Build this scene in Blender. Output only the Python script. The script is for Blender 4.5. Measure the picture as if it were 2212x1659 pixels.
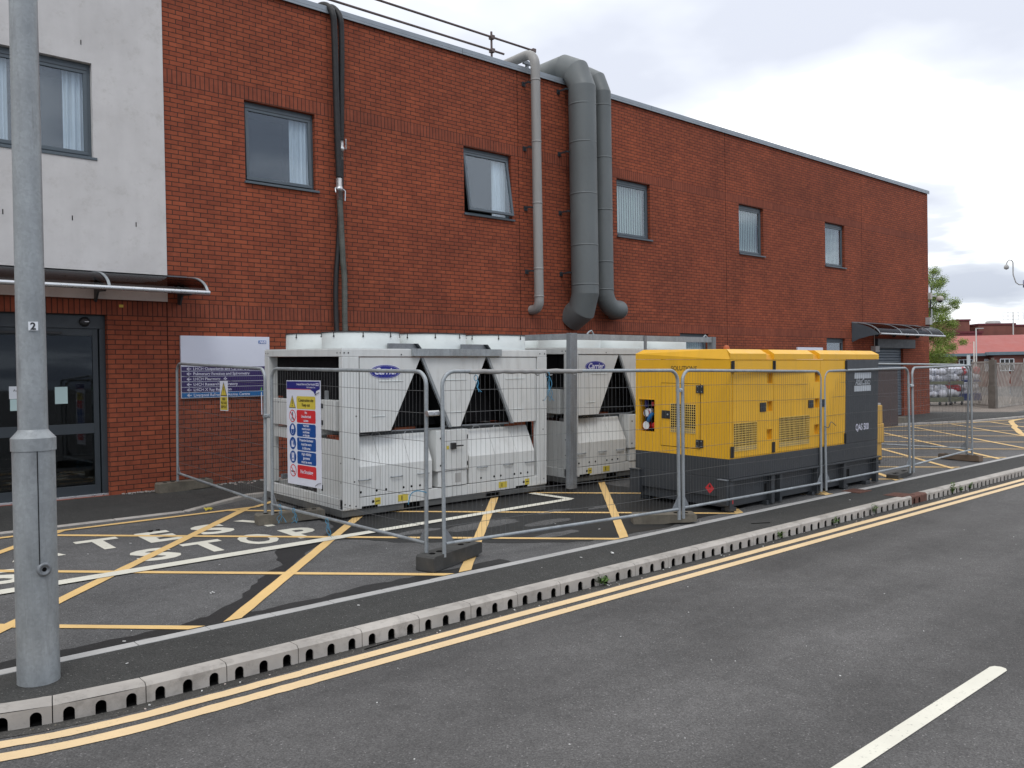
import bpy, bmesh, math, random
from mathutils import Matrix, Vector, Euler
R=math.radians; PI=math.pi
random.seed(7)
S=bpy.context.scene
for o in list(bpy.data.objects): bpy.data.objects.remove(o)
COL=S.collection
# ------------------------------------------------------------------ camera
cam=bpy.data.cameras.new('camera'); co=bpy.data.objects.new('camera',cam); COL.objects.link(co)
CR=((0.75204,0.01990,-0.65882),(-0.65889,-0.00304,-0.75224),(-0.01697,0.99980,0.01082))
M=Matrix([list(CR[0])+[-4.727],list(CR[1])+[-13.658],list(CR[2])+[1.725],[0,0,0,1]])
# re-orthonormalise
x=Vector((CR[0][0],CR[1][0],CR[2][0])).normalized(); z=Vector((CR[0][2],CR[1][2],CR[2][2])); y=z.cross(x).normalized(); z=x.cross(y)
co.matrix_world=Matrix(((x.x,y.x,z.x,-4.727),(x.y,y.y,z.y,-13.658),(x.z,y.z,z.z,1.725),(0,0,0,1)))
cam.sensor_width=36; cam.lens=1823.2/2212*36; cam.clip_end=2000; cam.clip_start=0.05
S.camera=co
# ------------------------------------------------------------------ world, sun, exposure
SUN_EL=R(52); SUN_AZ=R(215)   # azimuth clockwise from +Y
w=bpy.data.worlds.new('World'); S.world=w; w.use_nodes=True
nt=w.node_tree; nt.nodes.clear()
def N(nt,t,**k):
    n=nt.nodes.new(t)
    for a,b in k.items():
        if a.startswith('i_'): n.inputs[a[2:].replace('_',' ')].default_value=b
        else: setattr(n,a,b)
    return n
def L(nt,a,b): nt.links.new(a,b)
def mth(nt,op,a,b=None,clamp=False):
    n=nt.nodes.new('ShaderNodeMath'); n.operation=op; n.use_clamp=clamp
    for i,v in enumerate((a,b)):
        if v is None: continue
        if isinstance(v,(int,float)): n.inputs[i].default_value=v
        else: nt.links.new(v,n.inputs[i])
    return n.outputs[0]
def ramp(nt,fac,stops,interp='LINEAR'):
    n=nt.nodes.new('ShaderNodeValToRGB'); cr=n.color_ramp; cr.interpolation=interp
    while len(cr.elements)<len(stops): cr.elements.new(0.5)
    for e,(p,c) in zip(cr.elements,stops):
        e.position=p; e.color=(c[0],c[1],c[2],1) if isinstance(c,(tuple,list)) else (c,c,c,1)
    nt.links.new(fac,n.inputs[0]); return n.outputs[0]
def mixc(nt,f,a,b,mode='MIX'):
    n=nt.nodes.new('ShaderNodeMix'); n.data_type='RGBA'; n.blend_type=mode
    for i,v in ((0,f),(6,a),(7,b)):
        if isinstance(v,(int,float)): n.inputs[i].default_value=v
        elif isinstance(v,(tuple,list)): n.inputs[i].default_value=(v[0],v[1],v[2],1)
        else: nt.links.new(v,n.inputs[i])
    return n.outputs[2]
sky=N(nt,'ShaderNodeTexSky',sky_type='NISHITA',sun_disc=False,sun_elevation=SUN_EL,sun_rotation=SUN_AZ)
bg1=N(nt,'ShaderNodeBackground'); bg1.inputs[1].default_value=0.10; L(nt,sky.outputs[0],bg1.inputs[0])
tc=N(nt,'ShaderNodeTexCoord'); sp=N(nt,'ShaderNodeSeparateXYZ'); L(nt,tc.outputs['Generated'],sp.inputs[0])
zz=mth(nt,'ADD',mth(nt,'MAXIMUM',sp.outputs[2],0.0),0.12)
cx=mth(nt,'DIVIDE',sp.outputs[0],zz); cy=mth(nt,'DIVIDE',sp.outputs[1],zz)
cv=N(nt,'ShaderNodeCombineXYZ'); L(nt,cx,cv.inputs[0]); L(nt,cy,cv.inputs[1]); cv.inputs[2].default_value=3.3
n1=N(nt,'ShaderNodeTexNoise'); n1.inputs['Scale'].default_value=0.95; n1.inputs['Detail'].default_value=5; n1.inputs['Roughness'].default_value=0.48; L(nt,cv.outputs[0],n1.inputs['Vector'])
cl=ramp(nt,n1.outputs[0],[(0.37,(0.62,0.65,0.73)),(0.45,(0.76,0.79,0.85)),(0.52,(1.40,1.39,1.37))])
# bright behind the building, greyer behind the photographer
side=ramp(nt,mth(nt,'ADD',mth(nt,'MULTIPLY',sp.outputs[1],0.5),0.5),[(0.15,(0.62,0.66,0.74)),(0.62,(1,1,1))])
cl2=mixc(nt,1.0,cl,side,'MULTIPLY')
# grey cloud banks low over the horizon
hz=ramp(nt,sp.outputs[2],[(0.0,(0.50,0.53,0.56)),(0.05,(0.60,0.62,0.65)),(0.17,(0.82,0.82,0.82)),(0.9,(1.0,1.0,1.0))])
cl3=mixc(nt,1.0,cl2,hz,'MULTIPLY')
bg2=N(nt,'ShaderNodeBackground'); bg2.inputs[1].default_value=1.12; L(nt,cl3,bg2.inputs[0])
ms=N(nt,'ShaderNodeMixShader'); ms.inputs[0].default_value=0.93; L(nt,bg1.outputs[0],ms.inputs[1]); L(nt,bg2.outputs[0],ms.inputs[2])
wo=N(nt,'ShaderNodeOutputWorld'); L(nt,ms.outputs[0],wo.inputs[0])
sl=bpy.data.lights.new('sun','SUN'); sl.energy=0.7; sl.angle=R(18); sl.color=(1,0.97,0.92)
so=bpy.data.objects.new('sun',sl); COL.objects.link(so)
sd=Vector((math.sin(SUN_AZ)*math.cos(SUN_EL),math.cos(SUN_AZ)*math.cos(SUN_EL),math.sin(SUN_EL)))
so.rotation_euler=sd.to_track_quat('Z','Y').to_euler()
S.view_settings.view_transform='Standard'; S.view_settings.look='None'; S.view_settings.exposure=0.48; S.view_settings.gamma=1
# ------------------------------------------------------------------ materials
MATS={}
def newmat(name):
    m=bpy.data.materials.new(name); m.use_nodes=True; nt=m.node_tree
    b=nt.nodes['Principled BSDF']; MATS[name]=m; return m,nt,b
def objc(nt,scale=(1,1,1)):
    t=N(nt,'ShaderNodeTexCoord'); mp=N(nt,'ShaderNodeMapping'); mp.inputs['Scale'].default_value=scale
    L(nt,t.outputs['Object'],mp.inputs[0]); return mp.outputs[0]
def noise(nt,vec,scale,detail=4,rough=0.6):
    n=N(nt,'ShaderNodeTexNoise'); n.inputs['Scale'].default_value=scale; n.inputs['Detail'].default_value=detail; n.inputs['Roughness'].default_value=rough
    L(nt,vec,n.inputs['Vector']); return n.outputs[0]
def bump(nt,b,h,strength=0.3,dist=0.01):
    n=N(nt,'ShaderNodeBump'); n.inputs['Strength'].default_value=strength; n.inputs['Distance'].default_value=dist
    L(nt,h,n.inputs['Height']); L(nt,n.outputs[0],b.inputs['Normal'])
def plain(name,c,rough=0.5,metal=0.0,var=0.12,vs=3.0,dirt=0.0,dirtc=(0.08,0.07,0.06),bmp=0.0,bs=60,spec=0.5,stretch=(1,1,1)):
    m,nt,b=newmat(name); v=objc(nt,stretch)
    f=noise(nt,v,vs,5,0.6)
    a=tuple(max(0,k*(1-var)) for k in c); d=tuple(min(1,k*(1+var)) for k in c)
    col=ramp(nt,f,[(0.3,a),(0.7,d)])
    if dirt>0:
        g=noise(nt,v,vs*2.3,8,0.72); col=mixc(nt,ramp(nt,g,[(0.50,0.0),(0.72,dirt)]),col,dirtc)
    L(nt,col,b.inputs['Base Color']); b.inputs['Roughness'].default_value=rough; b.inputs['Metallic'].default_value=metal
    b.inputs['Specular IOR Level'].default_value=spec
    L(nt,ramp(nt,noise(nt,v,vs*4,3),[(0.3,max(0,rough-0.08)),(0.7,min(1,rough+0.10))]),b.inputs['Roughness'])
    if bmp>0: bump(nt,b,noise(nt,v,bs,3),bmp,0.004)
    return m
def asphalt(name,base,specks=0.25,wet=False,tint=(1,0.985,0.975),patch=0.25):
    m,nt,b=newmat(name); v=objc(nt)
    big=noise(nt,v,0.55,5,0.62); mid=noise(nt,v,6,4,0.6)
    vo=N(nt,'ShaderNodeTexVoronoi'); vo.inputs['Scale'].default_value=130; L(nt,v,vo.inputs['Vector'])
    sepc=N(nt,'ShaderNodeSeparateColor'); L(nt,vo.outputs['Color'],sepc.inputs[0])
    k=ramp(nt,sepc.outputs[0],[(0.0,0.62),(0.55,0.95),(0.9,1.15),(0.988,1.4),(0.997,1.4+specks*8)])
    k2=ramp(nt,big,[(0.3,1-patch),(0.7,1+patch*0.8)]); k3=ramp(nt,mid,[(0.3,0.9),(0.7,1.1)])
    c=mixc(nt,1.0,tuple(base*t for t in tint),k,'MULTIPLY'); c=mixc(nt,1.0,c,k2,'MULTIPLY'); c=mixc(nt,1.0,c,k3,'MULTIPLY')
    vt=objc(nt,(0.05,0.8,1)); trk=noise(nt,vt,1.6,3,0.5); c=mixc(nt,1.0,c,ramp(nt,trk,[(0.35,0.87),(0.65,1.13)]),'MULTIPLY')
    sv=noise(nt,v,2.1,7,0.75); c=mixc(nt,ramp(nt,sv,[(0.60,0.0),(0.72,0.30)]),c,tuple(base*0.45*t for t in tint))
    L(nt,c,b.inputs['Base Color']); b.inputs['Roughness'].default_value=0.6 if wet else 0.85
    b.inputs['Specular IOR Level'].default_value=0.3
    bump(nt,b,vo.outputs['Distance'],0.55 if not wet else 0.2,0.006)
    return m
ROAD=asphalt('road_asphalt',0.088,0.12,tint=(1,0.97,0.955))
YARD=asphalt('yard_asphalt',0.100,0.12,tint=(1,0.99,0.985),patch=0.18)
FOOT=asphalt('footway_asphalt',0.045,0.3,tint=(1,1.0,0.95),patch=0.15)
WETM=asphalt('wet_asphalt',0.019,0.05,wet=True,tint=(1,1,1),patch=0.2)
TAN=asphalt('tan_paving',0.20,0.05,tint=(1,0.86,0.74),patch=0.12)
def paint(name,c,wear=0.35,worn=(0.10,0.095,0.09)):
    m,nt,b=newmat(name); v=objc(nt)
    g=noise(nt,v,38,6,0.7); g2=noise(nt,v,1.7,4,0.6)
    f=mth(nt,'MULTIPLY',ramp(nt,g,[(0.60,0.0),(0.70,1.0)]),ramp(nt,g2,[(0.40,0.05),(0.70,wear*2)]),True)
    c1=ramp(nt,noise(nt,v,2.2,5),[(0.3,tuple(k*0.86 for k in c)),(0.7,c)])
    L(nt,mixc(nt,f,c1,worn),b.inputs['Base Color']); b.inputs['Roughness'].default_value=0.7
    vo=N(nt,'ShaderNodeTexVoronoi'); vo.inputs['Scale'].default_value=95; L(nt,v,vo.inputs['Vector'])
    bump(nt,b,vo.outputs['Distance'],0.3,0.003)
    return m
YEL=paint('yellow_line_paint',(0.70,0.47,0.19),0.6); YEL2=paint('double_yellow_paint',(0.70,0.52,0.30),0.7); WHI=paint('white_line_paint',(0.66,0.64,0.55),0.6)
def brick(name,soldier=False):
    m,nt,b=newmat(name)
    t=N(nt,'ShaderNodeTexCoord'); s=N(nt,'ShaderNodeSeparateXYZ'); L(nt,t.outputs['Object'],s.inputs[0])
    u=mth(nt,'ADD',mth(nt,'ADD',s.outputs[0],s.outputs[1]),100*0.225)
    cb=N(nt,'ShaderNodeCombineXYZ'); bt=N(nt,'ShaderNodeTexBrick')
    if soldier:
        vv=mth(nt,'SUBTRACT',s.outputs[2],2.735-0.225*20)  # two bands are handled by modulo
        vv=mth(nt,'FRACT',mth(nt,'DIVIDE',mth(nt,'SUBTRACT',s.outputs[2],2.735),3.715))
        vv=mth(nt,'MULTIPLY',vv,3.715)
        L(nt,mth(nt,'ADD',vv,0.0),cb.inputs[0]); L(nt,u,cb.inputs[1]); bt.offset=0.0
        bt.inputs['Brick Width'].default_value=0.227; bt.inputs['Row Height'].default_value=0.075
    else:
        L(nt,u,cb.inputs[0]); L(nt,mth(nt,'ADD',mth(nt,'SUBTRACT',s.outputs[2],2.735),0.0743*200),cb.inputs[1]); bt.offset=0.5
        bt.inputs['Brick Width'].default_value=0.225; bt.inputs['Row Height'].default_value=0.0743
    L(nt,cb.outputs[0],bt.inputs['Vector'])
    bt.inputs['Scale'].default_value=1; bt.inputs['Mortar Size'].default_value=0.0072; bt.inputs['Mortar Smooth'].default_value=0.15; bt.inputs['Bias'].default_value=0.0
    if soldier: bt.inputs['Color1'].default_value=(0.250,0.066,0.036,1); bt.inputs['Color2'].default_value=(0.210,0.055,0.031,1)
    else: bt.inputs['Color1'].default_value=(0.280,0.071,0.034,1); bt.inputs['Color2'].default_value=(0.222,0.054,0.028,1)
    bt.inputs['Mortar'].default_value=(0.058,0.025,0.018,1)
    g=noise(nt,t.outputs['Object'],0.5,5,0.62); g2=noise(nt,t.outputs['Object'],9,4,0.6)
    c=mixc(nt,1.0,bt.outputs['Color'],ramp(nt,g,[(0.32,(0.80,0.83,0.86)),(0.68,(1.16,1.14,1.10))]),'MULTIPLY')
    c=mixc(nt,1.0,c,ramp(nt,g2,[(0.3,0.86),(0.7,1.14)]),'MULTIPLY')
    # pale efflorescence spots and mortar splashes
    e=mth(nt,'MULTIPLY',ramp(nt,noise(nt,t.outputs['Object'],26,3,0.6),[(0.69,0.0),(0.74,1.0)]),ramp(nt,noise(nt,t.outputs['Object'],1.3,3,0.6),[(0.56,0.0),(0.66,0.5)]))
    c=mixc(nt,e,c,(0.42,0.33,0.29))
    sx_=objc(nt,(2.6,2.6,0.22)); c=mixc(nt,1.0,c,ramp(nt,noise(nt,sx_,1.0,6,0.65),[(0.30,(0.90,0.90,0.91)),(0.55,(1.0,1.0,1.0)),(0.75,(1.05,1.05,1.04))]),'MULTIPLY')
    ob_=N(nt,'ShaderNodeTexVoronoi'); ob_.inputs['Scale'].default_value=1.0
    q_=N(nt,'ShaderNodeVectorMath'); q_.operation='FLOOR'; dv=N(nt,'ShaderNodeVectorMath'); dv.operation='DIVIDE'; L(nt,cb.outputs[0],dv.inputs[0]); dv.inputs[1].default_value=(0.1125,0.0743,1.0) if not soldier else (9,0.075,1.0); L(nt,dv.outputs[0],q_.inputs[0])
    wn=N(nt,'ShaderNodeTexWhiteNoise'); wn.noise_dimensions='3D'; L(nt,q_.outputs[0],wn.inputs['Vector']); c=mixc(nt,1.0,c,ramp(nt,wn.outputs[0],[(0.0,0.92),(0.5,1.0),(0.93,1.03),(1.0,1.14)]),'MULTIPLY')
    L(nt,c,b.inputs['Base Color']); b.inputs['Roughness'].default_value=0.88; b.inputs['Specular IOR Level'].default_value=0.25
    h=mth(nt,'SUBTRACT',1.0,bt.outputs['Fac'])
    bump(nt,b,mth(nt,'ADD',h,mth(nt,'MULTIPLY',g2,0.3)),0.55,0.006)
    return m
BR=brick('red_brick'); BRS=brick('soldier_brick',True)
def render_mat():
    m,nt,b=newmat('white_render'); v=objc(nt)
    vs=objc(nt,(5,5,0.5))
    a=noise(nt,v,1.2,7,0.65); s=noise(nt,vs,1.2,5,0.6)
    c=ramp(nt,a,[(0.3,(0.47,0.455,0.445)),(0.7,(0.57,0.555,0.545))])
    c=mixc(nt,1.0,c,ramp(nt,s,[(0.3,0.97),(0.7,1.02)]),'MULTIPLY')
    g=noise(nt,v,3.1,10,0.8); c=mixc(nt,ramp(nt,g,[(0.53,0.0),(0.70,0.42)]),c,(0.30,0.28,0.25))
    L(nt,c,b.inputs['Base Color']); b.inputs['Roughness'].default_value=0.9
    bump(nt,b,noise(nt,v,70,5,0.7),0.25,0.005); return m
REND=render_mat()
def glass_mat(name,fac0=0.0,tr=(0.90,0.94,0.95),fm=1.9):
    m,nt,b=newmat(name); nt.nodes.remove(b); out=nt.nodes['Material Output']
    t=N(nt,'ShaderNodeBsdfTransparent'); t.inputs[0].default_value=(*tr,1)
    g=N(nt,'ShaderNodeBsdfGlossy'); g.inputs[0].default_value=(0.9,0.95,1,1); g.inputs['Roughness'].default_value=0.02
    fr=N(nt,'ShaderNodeLayerWeight'); fr.inputs[0].default_value=0.5
    f=mth(nt,'ADD',mth(nt,'MULTIPLY',mth(nt,'ADD',mth(nt,'MULTIPLY',mth(nt,'POWER',fr.outputs['Facing'],5.0),0.9),0.045),fm),fac0,True)
    x=N(nt,'ShaderNodeMixShader'); L(nt,f,x.inputs[0]); L(nt,t.outputs[0],x.inputs[1]); L(nt,g.outputs[0],x.inputs[2]); L(nt,x.outputs[0],out.inputs[0])
    return m
GLASS=glass_mat('window_glass'); GLASSD=glass_mat('door_glass',0.0,(0.60,0.63,0.63),0.8)
POLY=glass_mat('smoked_canopy_sheet',0.0,(0.40,0.32,0.29),0.35)
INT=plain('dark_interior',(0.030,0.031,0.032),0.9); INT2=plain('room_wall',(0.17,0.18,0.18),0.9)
GREY=plain('grey_blue_aluminium',(0.072,0.092,0.108),0.42,0,0.10)
GREYD=plain('dark_grey_aluminium',(0.028,0.036,0.043),0.45,0,0.10)
COPE=plain('coping_metal',(0.24,0.27,0.30),0.4,0.2,0.1)
CURT=plain('white_curtain',(0.58,0.61,0.66),0.9,stretch=(14,14,0.3),var=0.3,vs=1.2); BLIND=plain('vertical_blind',(0.40,0.48,0.44),0.8,var=0.08)
def galv_mat(name,c=(0.30,0.325,0.34),rough=0.5,metal=0.35):
    m,nt,b=newmat(name); v=objc(nt,(1,1,0.35)); a=noise(nt,v,5,6,0.7); vo=N(nt,'ShaderNodeTexVoronoi'); vo.inputs['Scale'].default_value=55; L(nt,objc(nt),vo.inputs['Vector'])
    sp=N(nt,'ShaderNodeSeparateColor'); L(nt,vo.outputs['Color'],sp.inputs[0])
    k=ramp(nt,a,[(0.28,tuple(q*0.72 for q in c)),(0.55,c),(0.75,tuple(min(1,q*1.3) for q in c))])
    k=mixc(nt,1.0,k,ramp(nt,sp.outputs[0],[(0,0.93),(1,1.07)]),'MULTIPLY')
    st=noise(nt,objc(nt,(6,6,0.7)),2.0,6,0.7); k=mixc(nt,ramp(nt,st,[(0.56,0.0),(0.70,0.45)]),k,(0.11,0.11,0.115))
    L(nt,k,b.inputs['Base Color']); b.inputs['Metallic'].default_value=metal
    L(nt,ramp(nt,a,[(0.3,rough-0.1),(0.7,rough+0.15)]),b.inputs['Roughness']); return m
GALV=galv_mat('galvanised_steel'); GALVD=galv_mat('weathered_galvanised_steel',(0.20,0.215,0.23),0.55,0.3); LAMPM=galv_mat('galvanised_column',(0.27,0.29,0.30),0.48,0.25)
WIRE=plain('fence_wire',(0.115,0.118,0.12),0.5,0.3,0.2)
DUCT=plain('grey_duct_paint',(0.115,0.128,0.130),0.55,0.1,0.10,vs=1.1,dirt=0.25,dirtc=(0.06,0.06,0.058),stretch=(1,1,0.5))
DUCTL=plain('pale_pipe_paint',(0.27,0.265,0.255),0.55,0.1,0.08,vs=1.1,dirt=0.25,dirtc=(0.13,0.12,0.11),stretch=(2,2,0.4))
WCH=plain('off_white_paint',(0.585,0.60,0.59),0.42,0,0.05,vs=1.4,dirt=0.35,dirtc=(0.30,0.285,0.26),stretch=(2,2,0.35))
WFAN=plain('pale_fan_plastic',(0.57,0.61,0.60),0.5,0,0.05,dirt=0.12,dirtc=(0.35,0.36,0.35))
BLK=plain('black_coil_and_core',(0.006,0.006,0.007),0.7,spec=0.15); BLKP=plain('black_plastic',(0.018,0.018,0.019),0.45)
SKID=plain('skid_grey',(0.105,0.108,0.105),0.6,0.1,0.15,dirt=0.3)
YP=plain('yellow_enclosure_paint',(0.70,0.375,0.012),0.42,0,0.06,vs=1.2,dirt=0.30,dirtc=(0.42,0.24,0.04),stretch=(1.6,1.6,0.4))
FADE=plain('faded_lettering',(0.14,0.09,0.015),0.6,0,0.4,vs=30,dirt=0.9,dirtc=(0.66,0.38,0.012))
YPD=plain('shaded_yellow_paint',(0.60,0.27,0.008),0.45,0,0.06)  # darker yellow for the roof notches, recess shade put into the colour
DG=plain('charcoal_enclosure_paint',(0.034,0.038,0.043),0.45,0,0.10,vs=1.5,dirt=0.15,dirtc=(0.07,0.07,0.068))
TANP=plain('faded_yellow_paint',(0.50,0.29,0.055),0.6,0,0.12,dirt=0.2,dirtc=(0.2,0.13,0.05))
CONC=plain('kerb_concrete',(0.36,0.335,0.305),0.85,0,0.2,vs=1.9,dirt=0.75,dirtc=(0.13,0.12,0.105),bmp=0.2)
CONC2=plain('edging_concrete',(0.36,0.355,0.345),0.85,0,0.10,vs=1.7,dirt=0.4,dirtc=(0.2,0.19,0.18),bmp=0.2)
BLOCKC=plain('dirty_concrete_block',(0.13,0.115,0.09),0.9,0,0.3,vs=6,dirt=0.5,dirtc=(0.05,0.05,0.04),bmp=0.4); RUB=plain('black_rubber_block',(0.040,0.040,0.038),0.8,0,0.25,vs=6,dirt=0.3,dirtc=(0.10,0.09,0.08),bmp=0.3)
WOODB=plain('brown_timber_block',(0.12,0.085,0.06),0.9,0,0.25,vs=6,bmp=0.3)
RUST=plain('rusty_iron',(0.115,0.050,0.035),0.85,0.1,0.25,vs=14,bmp=0.3,dirt=0.5,dirtc=(0.06,0.03,0.025))
HOLE=plain('dark_cavity',(0.004,0.004,0.004),0.95,spec=0.1)  # near-black, shade of holes and gaps put into colour; also black scraps
HOSEB=plain('black_hose_rubber',(0.008,0.008,0.009),0.6,0,0.3,vs=5,dirt=0.12,dirtc=(0.06,0.055,0.05))
HOSEG=plain('grey_green_hose',(0.085,0.090,0.078),0.6,0,0.3,vs=5,dirt=0.4,dirtc=(0.18,0.18,0.16))
ALU=plain('bright_aluminium',(0.55,0.56,0.57),0.3,0.8,0.1)
SCAF=plain('rusty_scaffold_tube',(0.115,0.085,0.080),0.7,0.2,0.3,vs=4)
def flat(name,c,rough=0.45): return plain(name,c,rough,0,0.03,vs=1.5,dirt=0.06,dirtc=tuple(k*0.6 for k in c))
SW=flat('sign_white',(0.62,0.64,0.72)); SPUR=flat('sign_purple',(0.030,0.014,0.10)); SBLU=flat('sign_blue',(0.008,0.12,0.33)); SNHS=flat('sign_health_blue',(0.03,0.13,0.38))
TXW=flat('lettering_white',(0.62,0.62,0.72)); TXK=flat('lettering_black',(0.012,0.012,0.014)); TXG=flat('lettering_grey',(0.42,0.45,0.48))
SY=flat('sign_yellow',(0.56,0.45,0.06)); SR=flat('sign_red',(0.55,0.025,0.03)); SB=flat('sign_mandatory_blue',(0.005,0.06,0.25)); SNV=flat('sign_navy',(0.018,0.02,0.17)); LOGO=flat('badge_blue',(0.006,0.012,0.22))
BLUR=plain('blue_rope',(0.05,0.22,0.36),0.8); PAPER=flat('paper_notice',(0.42,0.55,0.54)); PAPERW=flat('white_notice',(0.62,0.65,0.68))
BROWN=plain('brown_cladding',(0.055,0.036,0.034),0.7); SHUT=plain('shutter_blue_grey',(0.10,0.125,0.15),0.45,0.1)
LEAF=None
def leafmat(name,c1,c2):
    m,nt,b=newmat(name); oi=N(nt,'ShaderNodeTexCoord'); f=noise(nt,oi.outputs['Object'],2.1,4,0.7)
    L(nt,ramp(nt,f,[(0.3,c1),(0.7,c2)]),b.inputs['Base Color']); b.inputs['Roughness'].default_value=0.6
    try: b.inputs['Subsurface Weight'].default_value=0.0
    except Exception: pass
    return m
LEAF=leafmat('tree_leaf',(0.11,0.17,0.03),(0.30,0.40,0.075)); WEED=leafmat('weed_leaf',(0.05,0.11,0.02),(0.12,0.20,0.04)); BARK=plain('bark',(0.10,0.085,0.065),0.9,0,0.3,vs=8)
WOOD=plain('weathered_timber',(0.30,0.275,0.245),0.9,0,0.25,vs=3,stretch=(1,1,1),dirt=0.4,dirtc=(0.09,0.085,0.08)); WOODP=plain('timber_post',(0.13,0.115,0.10),0.9,0,0.25,vs=4)
ROOFR=plain('red_roof_sheet',(0.30,0.075,0.062),0.6,0,0.08,vs=0.3); BRFAR=plain('far_brick',(0.17,0.065,0.05),0.9,0,0.25,vs=0.8); MAROON=plain('maroon_cladding',(0.11,0.018,0.025),0.6); FASC=plain('blue_fascia',(0.12,0.17,0.20),0.6)
BAGW=plain('white_laundry_bag',(0.62,0.64,0.70),0.75,0,0.2,vs=3.5,bmp=0.6,bs=9); BAGR=plain('red_laundry_bag',(0.50,0.06,0.07),0.7,0,0.2,vs=3); BINB=plain('blue_plastic_tub',(0.015,0.035,0.16),0.5); CAGEM=plain('cage_wire_steel',(0.15,0.16,0.16),0.5,0.4); OLIVE=plain('cage_panel_olive',(0.14,0.15,0.10),0.7)
POLEP=plain('lilac_grey_pole',(0.16,0.16,0.24),0.5); GRAV=plain('pale_gravel',(0.40,0.34,0.31),0.9,0,0.3,vs=30); LITT=plain('pale_litter',(0.6,0.6,0.58),0.8); DOME=plain('camera_dome_beige',(0.45,0.42,0.38),0.5); LGREY=plain('light_grey_box',(0.36,0.36,0.35),0.6)
MESHY=plain('yellow_grille',(0.62,0.42,0.10),0.5)
ORNG=plain('orange_tray',(0.36,0.09,0.03),0.7)
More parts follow.
